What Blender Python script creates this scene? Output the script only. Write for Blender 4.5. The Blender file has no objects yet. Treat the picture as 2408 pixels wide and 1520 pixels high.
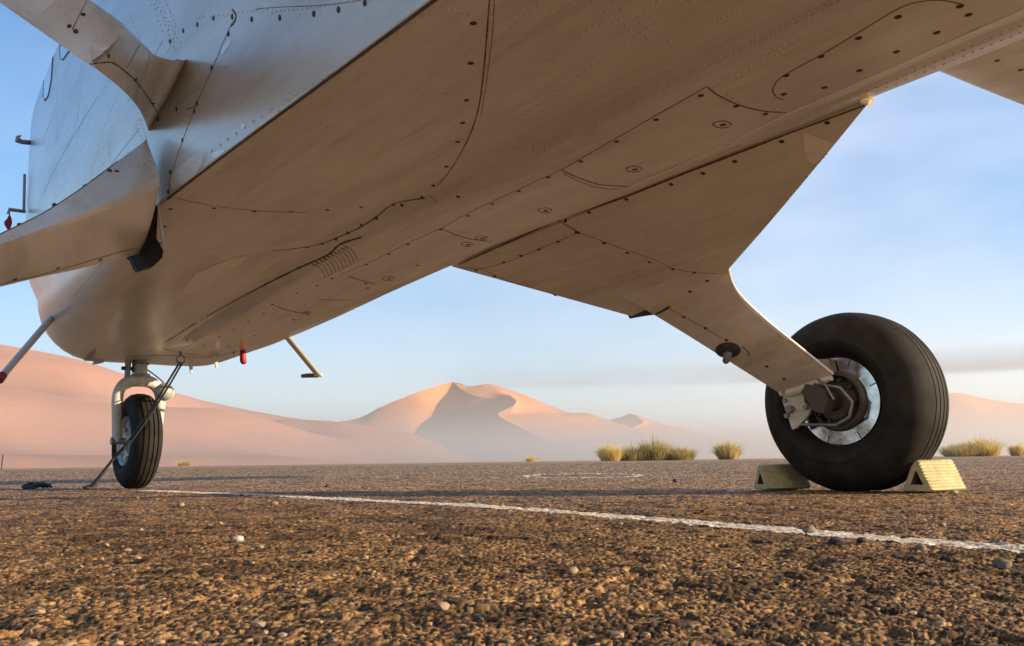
import bpy, bmesh, math, random
import numpy as np
from math import sin, cos, pi, radians, sqrt, atan
from mathutils import Vector, Matrix
from mathutils.bvhtree import BVHTree
random.seed(7)
scene = bpy.context.scene
COL = scene.collection

# ------------------------------------------------------------------ camera
F = 1965.0                      # focal length for a picture 2408 wide
H = 0.124                       # the camera lies almost on the tarmac
roll = atan(0.0125); pitch = atan((1081 - 760) / F * cos(roll))
fw = Vector((0, cos(pitch), sin(pitch))); up0 = Vector((0, -sin(pitch), cos(pitch))); rt0 = Vector((1, 0, 0))
rt = rt0 * cos(roll) - up0 * sin(roll); up = up0 * cos(roll) + rt0 * sin(roll)
CAM = Vector((0, 0, H))
cd = bpy.data.cameras.new('camera'); cam = bpy.data.objects.new('camera', cd); COL.objects.link(cam)
cd.sensor_width = 36; cd.lens = 36 * F / 2408; cd.clip_start = 0.02; cd.clip_end = 20000
M = Matrix((rt, up, -fw)).transposed().to_4x4(); M.translation = CAM
cam.matrix_world = M
scene.camera = cam
scene.render.resolution_x = 1024; scene.render.resolution_y = 646

# ------------------------------------------------------------------ light
SUN_EL = 14.0; SUN_AZ = 101.0            # azimuth clockwise from +Y
SKY_STRENGTH = 0.108
world = bpy.data.worlds.new("World"); scene.world = world; world.use_nodes = True
nt = world.node_tree; nt.nodes.clear()
def N(t, typ, **kw):
    n = t.nodes.new(typ)
    for k, v in kw.items(): setattr(n, k, v)
    return n
sky = N(nt, 'ShaderNodeTexSky'); sky.sky_type = 'NISHITA'; sky.sun_disc = False
sky.sun_elevation = radians(SUN_EL); sky.sun_rotation = radians(SUN_AZ)
sky.air_density = 1.0; sky.dust_density = 0.35; sky.ozone_density = 3.2
tc = N(nt, 'ShaderNodeTexCoord')
sep = N(nt, 'ShaderNodeSeparateXYZ'); nt.links.new(tc.outputs['Generated'], sep.inputs[0])
# thin stratus: one low grey band and soft veils, mixed by direction
mp = N(nt, 'ShaderNodeMapping'); mp.inputs['Scale'].default_value = (2.2, 2.2, 22); nt.links.new(tc.outputs['Generated'], mp.inputs[0])
nz = N(nt, 'ShaderNodeTexNoise'); nz.inputs['Scale'].default_value = 1.3; nz.inputs['Detail'].default_value = 5; nt.links.new(mp.outputs[0], nz.inputs[0])
mp2 = N(nt, 'ShaderNodeMapping'); mp2.inputs['Scale'].default_value = (1.5, 1.5, 4); nt.links.new(tc.outputs['Generated'], mp2.inputs[0])
nz2 = N(nt, 'ShaderNodeTexNoise'); nz2.inputs['Scale'].default_value = 1.6; nz2.inputs['Detail'].default_value = 4; nt.links.new(mp2.outputs[0], nz2.inputs[0])
def mathn(t, op, a, b=None, clamp=False):
    n = N(t, 'ShaderNodeMath'); n.operation = op; n.use_clamp = clamp
    for i, v in enumerate((a, b)):
        if v is None: continue
        if isinstance(v, (int, float)): n.inputs[i].default_value = v
        else: t.links.new(v, n.inputs[i])
    return n.outputs[0]
def ramp(t, fac, stops, interp='LINEAR'):
    r = N(t, 'ShaderNodeValToRGB'); r.color_ramp.interpolation = interp
    e = r.color_ramp.elements
    while len(e) > 1: e.remove(e[-1])
    e[0].position = stops[0][0]; c = stops[0][1]; e[0].color = (*c, 1) if len(c) == 3 else c
    for p, c in stops[1:]:
        x = e.new(p); x.color = (*c, 1) if len(c) == 3 else c
    t.links.new(fac, r.inputs[0]); return r.outputs[0]
def g(v): return (v, v, v)
z01 = mathn(nt, 'ADD', sep.outputs[2], 0.0)
band = ramp(nt, z01, [(0.0, g(0)), (0.081, g(0)), (0.087, g(1)), (0.096, g(.7)), (0.115, g(0))])
azr = ramp(nt, mathn(nt, 'ADD', mathn(nt, 'MULTIPLY', sep.outputs[0], 0.5), 0.5), [(0.45, g(0)), (0.54, g(1)), (0.95, g(1))])
nb = ramp(nt, nz.outputs[0], [(0.34, g(.3)), (0.56, g(1))])
bandf = mathn(nt, 'MULTIPLY', mathn(nt, 'MULTIPLY', band, azr), mathn(nt, 'MULTIPLY', nb, 1.0))
veil = mathn(nt, 'MULTIPLY', ramp(nt, nz2.outputs[0], [(0.38, g(.12)), (0.68, g(1))]), 0.62)
hs = N(nt, 'ShaderNodeHueSaturation'); hs.inputs['Saturation'].default_value = 1.35; nt.links.new(sky.outputs[0], hs.inputs['Color'])
veil = mathn(nt, 'MULTIPLY', veil, ramp(nt, mathn(nt, 'ADD', mathn(nt, 'MULTIPLY', sep.outputs[0], 0.5), 0.5), [(0.1, g(.1)), (0.5, g(.5)), (0.85, g(1))]))
mixv = N(nt, 'ShaderNodeMixRGB'); nt.links.new(veil, mixv.inputs[0]); nt.links.new(hs.outputs[0], mixv.inputs[1]); mixv.inputs[2].default_value = (5.3, 5.6, 6.3, 1)
lowv = ramp(nt, z01, [(0.0, g(.70)), (0.10, g(.36)), (0.25, g(.13)), (0.5, g(.03)), (1.0, g(0))])
mixl = N(nt, 'ShaderNodeMixRGB'); nt.links.new(lowv, mixl.inputs[0]); nt.links.new(mixv.outputs[0], mixl.inputs[1]); mixl.inputs[2].default_value = (4.6, 5.0, 5.6, 1)
mixb = N(nt, 'ShaderNodeMixRGB'); mixb.blend_type = 'MULTIPLY'; nt.links.new(bandf, mixb.inputs[0]); nt.links.new(mixl.outputs[0], mixb.inputs[1]); mixb.inputs[2].default_value = (.36, .35, .38, 1)
bg = N(nt, 'ShaderNodeBackground'); bg.inputs[1].default_value = SKY_STRENGTH
nt.links.new(mixb.outputs[0], bg.inputs[0])
wo = N(nt, 'ShaderNodeOutputWorld'); nt.links.new(bg.outputs[0], wo.inputs[0])

sd = bpy.data.lights.new('sun', 'SUN'); sd.energy = 5.0; sd.angle = radians(0.5); sd.color = (1.0, 0.77, 0.50)
sun = bpy.data.objects.new('sun', sd); COL.objects.link(sun)
sdir = Vector((sin(radians(SUN_AZ)) * cos(radians(SUN_EL)), cos(radians(SUN_AZ)) * cos(radians(SUN_EL)), sin(radians(SUN_EL))))
sun.rotation_euler = sdir.to_track_quat('Z', 'Y').to_euler()
scene.view_settings.view_transform = 'Standard'; scene.view_settings.look = 'None'
scene.view_settings.exposure = 1.1; scene.view_settings.gamma = 1

# ------------------------------------------------------------------ frames
# aircraft frame: s forward (nose), l to the aircraft's right, z up; camera stands 1.04 left of the centreline
AZ = radians(-37); fa = Vector((sin(AZ), cos(AZ), 0)); ra = Vector((cos(AZ), -sin(AZ), 0)); LAT = 1.041
def W(s, l, z):
    p = fa * s + ra * (l + LAT); return Vector((p.x, p.y, z))
def ray(x, y): return (fw * F + rt * (x - 1204) - up * (y - 760)).normalized()
def at_l(x, y, l):
    d = ray(x, y); return CAM + d * ((l + LAT) / d.dot(ra))
def at_s(x, y, s):
    d = ray(x, y); return CAM + d * (s / d.dot(fa))
def at_y(x, y, dist):
    d = ray(x, y); return CAM + d * (dist / d.y)
def at_z(x, y, z=0.0):
    d = ray(x, y); return CAM + d * ((z - H) / d.z)

# ------------------------------------------------------------------ object helpers
def newobj(name, verts, faces, mat, parent=None, smooth=None, mats=None, fm=None):
    me = bpy.data.meshes.new(name)
    me.from_pydata([tuple(v) for v in verts], [], faces)
    me.validate(); me.update()
    for m_ in (mats or [mat]): me.materials.append(m_)
    if fm is not None and len(fm) == len(me.polygons): me.polygons.foreach_set('material_index', fm)
    if smooth is not None:
        me.polygons.foreach_set('use_smooth', [True] * len(me.polygons))
        me.set_sharp_from_angle(angle=radians(smooth))
    o = bpy.data.objects.new(name, me); COL.objects.link(o)
    if parent: o.parent = parent; o.matrix_parent_inverse = parent.matrix_world.inverted()
    return o
def empty(name, loc):
    o = bpy.data.objects.new(name, None); COL.objects.link(o); o.location = loc; o.empty_display_size = .1
    o.matrix_world = Matrix.Translation(loc); return o
def tag(o, label=None, cat=None, group=None, kind=None):
    if label: o['label'] = label
    if cat: o['category'] = cat
    if group: o['group'] = group
    if kind: o['kind'] = kind
    return o
class MB:
    def __init__(s): s.v = []; s.f = []
    def add(s, v, f):
        n = len(s.v); s.v += [Vector(p) for p in v]; s.f += [tuple(i + n for i in q) for q in f]
    def obj(s, name, mat, parent=None, smooth=40): return newobj(name, s.v, s.f, mat, parent, smooth)
def frame_for(t):
    t = t.normalized(); a = Vector((0, 0, 1)) if abs(t.z) < .9 else Vector((1, 0, 0))
    u = t.cross(a).normalized(); return u, t.cross(u).normalized()
def tube(mb, pts, r, n=10, cap=True, flat=1.0, upv=None):
    """tube through points; r number or list; flat squashes along the second axis"""
    pts = [Vector(p) for p in pts]; R = r if isinstance(r, (list, tuple)) else [r] * len(pts)
    vs = []; fs = []
    pu = None
    for i, p in enumerate(pts):
        t = (pts[min(i + 1, len(pts) - 1)] - pts[max(i - 1, 0)]).normalized()
        if upv is not None: v = (Vector(upv) - t * t.dot(Vector(upv))).normalized(); u = v.cross(t)
        elif pu is None: u, v = frame_for(t)
        else: u = (pu - t * t.dot(pu)).normalized(); v = t.cross(u)
        pu = u
        for k in range(n):
            a = 2 * pi * k / n; vs.append(p + u * cos(a) * R[i] + v * sin(a) * R[i] * flat)
    for i in range(len(pts) - 1):
        for k in range(n):
            a = i * n + k; b = i * n + (k + 1) % n; fs.append((a, b, b + n, a + n))
    if cap:
        fs.append(tuple(range(n))[::-1]); fs.append(tuple(range((len(pts) - 1) * n, len(pts) * n)))
    mb.add(vs, fs)
def lathe(mb, prof, M4, n=48, closed=False):
    """prof list of (radius, x) revolved about local X, M4 places it"""
    vs = []; fs = []; m = len(prof)
    for k in range(n):
        a = 2 * pi * k / n
        for r, x in prof: vs.append(M4 @ Vector((x, r * cos(a), r * sin(a))))
    for k in range(n):
        k2 = (k + 1) % n
        for i in range(m - 1 if not closed else m):
            j = (i + 1) % m
            fs.append((k * m + i, k * m + j, k2 * m + j, k2 * m + i))
    mb.add(vs, fs)
def prism(mb, poly, off):
    """extrude a closed loop of 3-D points by vector off"""
    n = len(poly); vs = [Vector(p) for p in poly] + [Vector(p) + off for p in poly]
    mb.add(vs, [tuple(range(n))[::-1], tuple(range(n, 2 * n))] + [(i, (i + 1) % n, n + (i + 1) % n, n + i) for i in range(n)])
def ico(mb, c, r, sc=(1, 1, 1), sub=1, jit=0.0, seed=0):
    bm = bmesh.new(); bmesh.ops.create_icosphere(bm, subdivisions=sub, radius=1)
    rr = random.Random(seed)
    bm.verts.ensure_lookup_table()
    vs = [Vector((v.co.x * sc[0], v.co.y * sc[1], v.co.z * sc[2])) * r * (1 + rr.uniform(-jit, jit)) + Vector(c) for v in bm.verts]
    fs = [tuple(v.index for v in f.verts) for f in bm.faces]; bm.free(); mb.add(vs, fs)

# ------------------------------------------------------------------ materials
def mat(name, col, rough=.5, metal=0, coat=0, bump=None, var=None, spec=.5):
    """var=(scale, amount, colour2) tints by noise ; bump=(scale, strength, dist)"""
    m = bpy.data.materials.new(name); m.use_nodes = True; t = m.node_tree; b = t.nodes['Principled BSDF']
    b.inputs['Base Color'].default_value = (*col, 1); b.inputs['Roughness'].default_value = rough; b.inputs['Metallic'].default_value = metal
    b.inputs['Coat Weight'].default_value = coat; b.inputs['Coat Roughness'].default_value = .12
    b.inputs['Specular IOR Level'].default_value = spec
    tcn = N(t, 'ShaderNodeTexCoord')
    if var:
        n = N(t, 'ShaderNodeTexNoise'); n.inputs['Scale'].default_value = var[0]; n.inputs['Detail'].default_value = 6; n.inputs['Roughness'].default_value = .65
        t.links.new(tcn.outputs['Object'], n.inputs[0])
        c = ramp(t, n.outputs[0], [(.35, col), (.7, var[2])])
        mx = N(t, 'ShaderNodeMixRGB'); mx.inputs[0].default_value = var[1]; mx.inputs[1].default_value = (*col, 1); t.links.new(c, mx.inputs[2])
        t.links.new(mx.outputs[0], b.inputs['Base Color'])
    if bump:
        n = N(t, 'ShaderNodeTexNoise'); n.inputs['Scale'].default_value = bump[0]; n.inputs['Detail'].default_value = 4
        t.links.new(tcn.outputs['Object'], n.inputs[0])
        bp = N(t, 'ShaderNodeBump'); bp.inputs['Strength'].default_value = bump[1]; bp.inputs['Distance'].default_value = bump[2]
        t.links.new(n.outputs[0], bp.inputs['Height']); t.links.new(bp.outputs[0], b.inputs['Normal'])
    return m
def paint_material(name, base, dirt=.5, rough=.3):
    """old gloss paint: greasy streaks that run along the aircraft, fine orange-peel speckle, faint panel waviness"""
    m = bpy.data.materials.new(name); m.use_nodes = True; t = m.node_tree; b = t.nodes['Principled BSDF']
    tcn = N(t, 'ShaderNodeTexCoord')
    rot = N(t, 'ShaderNodeMapping'); rot.inputs['Rotation'].default_value = (0, 0, radians(-37)); t.links.new(tcn.outputs['Object'], rot.inputs[0])
    st = N(t, 'ShaderNodeMapping'); st.inputs['Scale'].default_value = (5, 1.1, 5); t.links.new(rot.outputs[0], st.inputs[0])
    n1 = N(t, 'ShaderNodeTexNoise'); n1.inputs['Scale'].default_value = 1.6; n1.inputs['Detail'].default_value = 7; n1.inputs['Roughness'].default_value = .6
    t.links.new(st.outputs[0], n1.inputs[0])
    n2 = N(t, 'ShaderNodeTexNoise'); n2.inputs['Scale'].default_value = 260; n2.inputs['Detail'].default_value = 2; t.links.new(tcn.outputs['Object'], n2.inputs[0])
    n3 = N(t, 'ShaderNodeTexNoise'); n3.inputs['Scale'].default_value = 3.2; n3.inputs['Detail'].default_value = 3; t.links.new(rot.outputs[0], n3.inputs[0])
    dk = tuple(c * k for c, k in zip(base, (.62, .54, .44)))
    c1 = ramp(t, n1.outputs[0], [(.36, base), (.68, dk)])
    mx = N(t, 'ShaderNodeMixRGB'); mx.inputs[0].default_value = dirt; mx.inputs[1].default_value = (*base, 1); t.links.new(c1, mx.inputs[2])
    mx2 = N(t, 'ShaderNodeMixRGB'); mx2.blend_type = 'MULTIPLY'; mx2.inputs[0].default_value = .35
    t.links.new(mx.outputs[0], mx2.inputs[1]); t.links.new(ramp(t, n2.outputs[0], [(.3, g(.72)), (.7, g(1.0))]), mx2.inputs[2])
    st2 = N(t, 'ShaderNodeMapping'); st2.inputs['Scale'].default_value = (9, .8, 9); t.links.new(rot.outputs[0], st2.inputs[0])
    n4 = N(t, 'ShaderNodeTexNoise'); n4.inputs['Scale'].default_value = 1.1; n4.inputs['Detail'].default_value = 9; n4.inputs['Roughness'].default_value = .75; t.links.new(st2.outputs[0], n4.inputs[0])
    n5 = N(t, 'ShaderNodeTexNoise'); n5.inputs['Scale'].default_value = 22; n5.inputs['Detail'].default_value = 6; n5.inputs['Roughness'].default_value = .8; t.links.new(tcn.outputs['Object'], n5.inputs[0])
    mx3 = N(t, 'ShaderNodeMixRGB'); mx3.blend_type = 'MULTIPLY'; mx3.inputs[0].default_value = 1; t.links.new(mx2.outputs[0], mx3.inputs[1]); t.links.new(ramp(t, n4.outputs[0], [(.34, (.80, .75, .68)), (.47, g(.97)), (.6, g(1.04)), (.72, (1.16, 1.17, 1.18))]), mx3.inputs[2])
    mx4 = N(t, 'ShaderNodeMixRGB'); mx4.blend_type = 'MULTIPLY'; mx4.inputs[0].default_value = .45; t.links.new(mx3.outputs[0], mx4.inputs[1]); t.links.new(ramp(t, n5.outputs[0], [(.33, (.80, .76, .70)), (.45, g(1.0))]), mx4.inputs[2])
    t.links.new(mx4.outputs[0], b.inputs['Base Color'])
    t.links.new(ramp(t, n1.outputs[0], [(.3, g(rough)), (.75, g(rough + .22))]), b.inputs['Roughness'])
    bp = N(t, 'ShaderNodeBump'); bp.inputs['Strength'].default_value = .2; bp.inputs['Distance'].default_value = .02
    t.links.new(n3.outputs[0], bp.inputs['Height'])
    bp2 = N(t, 'ShaderNodeBump'); bp2.inputs['Strength'].default_value = .1; bp2.inputs['Distance'].default_value = .0006
    t.links.new(n2.outputs[0], bp2.inputs['Height']); t.links.new(bp.outputs[0], bp2.inputs['Normal'])
    t.links.new(bp2.outputs[0], b.inputs['Normal'])
    b.inputs['Coat Weight'].default_value = .9; b.inputs['Coat Roughness'].default_value = .26; b.inputs['Coat IOR'].default_value = 1.6
    return m
M_PAINT = paint_material('aged_white_paint', (.76, .715, .64), .4)
M_LEG = paint_material('leg_paint', (.80, .74, .66), .3, .26)
M_CHIP = mat('bare_primer', (.93, .95, .93), .4, coat=1.0, var=(30, .3, (.70, .74, .72)))
M_PATCH = mat('worn_paint', (.90, .85, .76), .45)
M_SEAM = mat('seam_grime', (.11, .068, .038), .75)
M_HIGHLIGHT = mat('highlight_paint', (.95, .92, .84), .25, coat=.6)  # near-white colour for highlights drawn along the belly creases
M_SEAML = mat('seam_grime_light', (.27, .20, .13), .7)
M_SCREW = mat('oily_screw', (.035, .022, .014), .5, .3, var=(400, .6, (.16, .10, .06)))
M_DARKR = mat('black_rubber', (.018, .016, .015), .75, bump=(60, .4, .004), var=(14, .5, (.045, .038, .03)))
M_TYRE = mat('tyre_rubber', (.010, .010, .010), .75, bump=(150, .3, .002), var=(11, .85, (.036, .031, .025)), spec=.18)
M_STEEL = mat('polished_disc', (.66, .67, .70), .14, 1.0, bump=(70, .08, .001), var=(8, 1.0, (.10, .065, .04)))
M_GREYM = mat('grey_cast_metal', (.30, .29, .27), .5, .55, bump=(60, .3, .002), var=(22, .6, (.14, .12, .10)))
M_LIGHTM = mat('pale_metal', (.66, .64, .58), .45, .0, bump=(80, .3, .001), var=(60, .6, (.25, .22, .17)))
M_STRUTW = mat('painted_strut', (.55, .53, .50), .38, .1, var=(16, .5, (.38, .34, .29)))
M_BLACK = mat('black_part', (.03, .03, .03), .5, var=(30, .5, (.07, .06, .05)))
M_RED = mat('red_cover', (.34, .012, .018), .6, bump=(200, .2, .001), var=(80, .5, (.24, .01, .012)))
M_ROPE = mat('dark_rope', (.028, .035, .045), .8, bump=(400, .6, .002), var=(90, .6, (.07, .08, .09)))
M_GLASS = mat('window_glass', (.05, .06, .09), .08, .0, 1.0)
M_YEL = mat('yellow_rubber', (.52, .485, .28), .65, bump=(90, .5, .002), var=(34, .9, (.36, .29, .15)))
M_YELD = mat('chock_inside', (.20, .13, .06), .8)
M_MIRROR = mat('bright_hub', (.52, .52, .46), .38, .35, var=(40, .7, (.16, .15, .13)))

# ------------------------------------------------------------------ ground
def hash2(ix, iy, k):
    v = np.sin(ix * 127.1 + iy * 311.7 + k * 74.7) * 43758.5453
    return v - np.floor(v)
def vnoise(x, y, k=0):
    ix = np.floor(x); iy = np.floor(y); fx = x - ix; fy = y - iy
    fx = fx * fx * (3 - 2 * fx); fy = fy * fy * (3 - 2 * fy)
    a = hash2(ix, iy, k); b = hash2(ix + 1, iy, k); c = hash2(ix, iy + 1, k); d = hash2(ix + 1, iy + 1, k)
    return a + (b - a) * fx + (c - a) * fy + (a - b - c + d) * fx * fy
def worley(x, y, c, k, aspect=1.0):
    """returns dome height 0..1 and a stone id hash"""
    gx = x / c; gy = y / c; ix = np.floor(gx); iy = np.floor(gy)
    best = np.full(x.shape, 9.0); h = np.zeros(x.shape); sid = np.zeros(x.shape)
    for dx in (-1, 0, 1):
        for dy in (-1, 0, 1):
            cx = ix + dx; cy = iy + dy
            jx = cx + .15 + .7 * hash2(cx, cy, k); jy = cy + .15 + .7 * hash2(cx, cy, k + 1)
            rad = .34 + .34 * hash2(cx, cy, k + 2) ** 1.5
            th = hash2(cx, cy, k + 3) * pi; ex = .72 + .5 * hash2(cx, cy, k + 4)
            ax = (gx - jx) * np.cos(th) + (gy - jy) * np.sin(th); ay = -(gx - jx) * np.sin(th) + (gy - jy) * np.cos(th)
            d = (.55 * np.sqrt((ax / ex) ** 2 + (ay * ex) ** 2) + .45 * (abs(ax / ex) + abs(ay * ex)) * .82) / rad
            m = d < best
            best = np.where(m, d, best); sid = np.where(m, hash2(cx, cy, k + 5), sid)
            tl = (hash2(cx, cy, k + 7) - .5) * 1.3
            hh = np.clip((1 - d) * 3.2, 0, 1) ** .7 * (.40 + .75 * hash2(cx, cy, k + 6) + tl * ax * .8)
            h = np.where(m, hh, h)
    return h, sid, best
def ground_h(x, y):
    wob = .0016 * (vnoise(x * 300, y * 300, 91) - .5)
    xx = x + wob; yy = y + wob
    h1, id1, b1 = worley(xx, yy, .0072, 1)
    h2, id2, b2 = worley(xx, yy, .0034, 21)
    h3, id3, b3 = worley(xx, yy, .020, 51)
    keep3 = id3 > .93
    z = np.maximum(h1 * .0023, h2 * .0011 + .0002)
    sid = np.where(h1 * .0023 > h2 * .0011 + .0002, id1, id2)
    z3 = h3 * .0034
    use = keep3 & (z3 > z); z = np.where(use, z3, z); sid = np.where(use, .25 + .5 * id3, sid)
    z = z + .0007 * (vnoise(x * 700, y * 700, 5) - .5) + .004 * (vnoise(x * 9, y * 9, 7) - .5) + .0014 * (vnoise(x * 60, y * 60, 8) - .5)
    pit = vnoise(x * 45, y * 45, 17)
    z = z - .0035 * np.clip((pit - .62) / .2, 0, 1)
    return z, sid, np.minimum(np.minimum(b1, b2 * 1.02), 2)
def stone_colours(sid, b, x, y):
    pal = np.array([(.37, .235, .125), (.25, .155, .08), (.42, .27, .14), (.19, .11, .055), (.10, .068, .042), (.055, .042, .032), (.36, .18, .085),
                    (.46, .33, .19), (.24, .14, .07), (.33, .21, .11), (.13, .085, .05), (.40, .26, .13), (.29, .18, .09), (.045, .038, .032), (.075, .055, .038)])
    i = np.minimum((sid * len(pal)).astype(int), len(pal) - 1)
    c = pal[i]
    m = (.82 + .36 * vnoise(x * 900, y * 900, 3))[..., None]
    soil = np.array((.055, .036, .022))
    w = np.clip((b - .74) / .24, 0, 1)[..., None] * .95
    big = (.88 + .24 * vnoise(x * 1.7, y * 1.7, 33))[..., None]
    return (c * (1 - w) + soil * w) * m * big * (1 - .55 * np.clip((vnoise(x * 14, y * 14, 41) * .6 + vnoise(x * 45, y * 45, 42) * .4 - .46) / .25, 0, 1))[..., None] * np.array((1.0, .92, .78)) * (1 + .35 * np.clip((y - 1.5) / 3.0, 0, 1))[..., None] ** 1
def fan_rows():
    d = .34; r = []
    while d < 22.0:
        r.append(d); d += .0021 * max(1, d / .9) ** 1.55
    return np.array(r)
def grid_mesh(name, X, Y, Z, colr=None, material=None, keepmask=None):
    nr, nc = X.shape
    co = np.stack([X, Y, Z], -1).reshape(-1, 3)
    idx = np.arange(nr * nc).reshape(nr, nc)
    q = np.stack([idx[:-1, :-1], idx[:-1, 1:], idx[1:, 1:], idx[1:, :-1]], -1).reshape(-1, 4)
    if keepmask is not None:
        km = (keepmask[:-1, :-1] & keepmask[1:, 1:] & keepmask[:-1, 1:] & keepmask[1:, :-1]).reshape(-1); q = q[km]
    me = bpy.data.meshes.new(name)
    me.vertices.add(len(co)); me.vertices.foreach_set('co', co.astype(np.float32).ravel())
    me.loops.add(q.size); me.loops.foreach_set('vertex_index', q.astype(np.int32).ravel())
    me.polygons.add(len(q)); me.polygons.foreach_set('loop_start', np.arange(0, q.size, 4, dtype=np.int32)); 
    me.polygons.foreach_set('use_smooth', np.ones(len(q), bool))
    me.update(calc_edges=True)
    if colr is not None:
        at = me.color_attributes.new('Col', 'FLOAT_COLOR', 'POINT')
        c4 = np.concatenate([colr.reshape(-1, 3), np.ones((len(co), 1))], 1).astype(np.float32); at.data.foreach_set('color', c4.ravel())
    if material: me.materials.append(material)
    o = bpy.data.objects.new(name, me); COL.objects.link(o); return o
def stone_material():
    m = bpy.data.materials.new('stony_tarmac'); m.use_nodes = True; t = m.node_tree; b = t.nodes['Principled BSDF']
    a = N(t, 'ShaderNodeAttribute'); a.attribute_name = 'Col'
    t.links.new(a.outputs['Color'], b.inputs['Base Color']); b.inputs['Roughness'].default_value = .8; b.inputs['Specular IOR Level'].default_value = .3
    return m
rows = fan_rows(); NC = 1150
u = np.linspace(-.86, .86, NC)
Yg = np.repeat(rows[:, None], NC, 1); Xg = u[None, :] * (Yg * .98 + .08)
Zg, Sid, Bst = ground_h(Xg, Yg)
fade = np.clip((22.0 - Yg) / 6.0, 0, 1) * np.clip((.86 - abs(u))[None, :] / .03, 0, 1)
Zg = (Zg - .0015) * fade + .0 * (1 - fade)
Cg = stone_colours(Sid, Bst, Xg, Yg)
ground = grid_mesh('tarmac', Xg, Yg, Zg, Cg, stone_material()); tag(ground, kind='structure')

def far_ground_material():
    m = bpy.data.materials.new('far_tarmac'); m.use_nodes = True; t = m.node_tree; b = t.nodes['Principled BSDF']
    tcn = N(t, 'ShaderNodeTexCoord')
    v = N(t, 'ShaderNodeTexVoronoi'); v.inputs['Scale'].default_value = 95; t.links.new(tcn.outputs['Object'], v.inputs[0])
    v2 = N(t, 'ShaderNodeTexNoise'); v2.inputs['Scale'].default_value = 6; v2.inputs['Detail'].default_value = 8; t.links.new(tcn.outputs['Object'], v2.inputs[0])
    sp = N(t, 'ShaderNodeSeparateColor'); t.links.new(v.outputs['Color'], sp.inputs[0])
    c = ramp(t, sp.outputs[0], [(0, (.09, .06, .04)), (.35, (.25, .165, .095)), (.65, (.33, .225, .135)), (1, (.44, .32, .21))])
    mx = N(t, 'ShaderNodeMixRGB'); mx.blend_type = 'MULTIPLY'; mx.inputs[0].default_value = .6; t.links.new(c, mx.inputs[1]); t.links.new(ramp(t, v2.outputs[0], [(.3, g(.6)), (.7, g(1.1))]), mx.inputs[2])
    t.links.new(mx.outputs[0], b.inputs['Base Color']); b.inputs['Roughness'].default_value = .9
    bp = N(t, 'ShaderNodeBump'); bp.inputs['Strength'].default_value = .8; bp.inputs['Distance'].default_value = .006; bp.invert = True
    t.links.new(v.outputs['Distance'], bp.inputs['Height']); t.links.new(bp.outputs[0], b.inputs['Normal'])
    return m
def sand_material(name, col, scale=.02):
    m = bpy.data.materials.new(name); m.use_nodes = True; t = m.node_tree; b = t.nodes['Principled BSDF']
    tcn = N(t, 'ShaderNodeTexCoord')
    n = N(t, 'ShaderNodeTexNoise'); n.inputs['Scale'].default_value = scale; n.inputs['Detail'].default_value = 9; n.inputs['Roughness'].default_value = .6; t.links.new(tcn.outputs['Object'], n.inputs[0])
    w = N(t, 'ShaderNodeTexWave'); w.inputs['Scale'].default_value = scale * 7; w.inputs['Distortion'].default_value = 9; w.inputs['Detail'].default_value = 3; t.links.new(tcn.outputs['Object'], w.inputs[0])
    c = ramp(t, n.outputs[0], [(.3, tuple(k * .85 for k in col)), (.7, tuple(min(1, k * 1.12) for k in col))])
    t.links.new(c, b.inputs['Base Color']); b.inputs['Roughness'].default_value = 1; b.inputs['Specular IOR Level'].default_value = .1
    bp = N(t, 'ShaderNodeBump'); bp.inputs['Strength'].default_value = .05; bp.inputs['Distance'].default_value = 1.0
    t.links.new(w.outputs[0], bp.inputs['Height']); t.links.new(bp.outputs[0], b.inputs['Normal'])
    return m
# the tarmac beyond the near part: one slab with a low worn edge about 40 m out
TE = [(-60, 36), (-22, 38), (-8, 40), (0, 41), (8, 39), (20, 42), (60, 40)]
vs = [(-80, -60, -.008), (80, -60, -.008)] + [(x, y, -.008) for x, y in TE[::-1]]
far = newobj('apron', vs, [tuple(range(len(vs)))], far_ground_material()); tag(far, kind='structure')
M_SAND = sand_material('desert_sand', (.50, .27, .14), .03)
sg = []
for j, y in enumerate([-4000, -60, 30, 60, 120, 250, 500, 1000, 2000, 4200]):
    for x in (-5000, -1500, -300, -60, 0, 60, 300, 1500, 5000):
        sg.append((x, y, -.05 - (.6 if y > 60 else 0)))
nx = 9
newo = newobj('desert_floor', sg, [(j * nx + i, j * nx + i + 1, (j + 1) * nx + i + 1, (j + 1) * nx + i) for j in range(9) for i in range(nx - 1)], M_SAND)
tag(newo, kind='structure')

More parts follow.
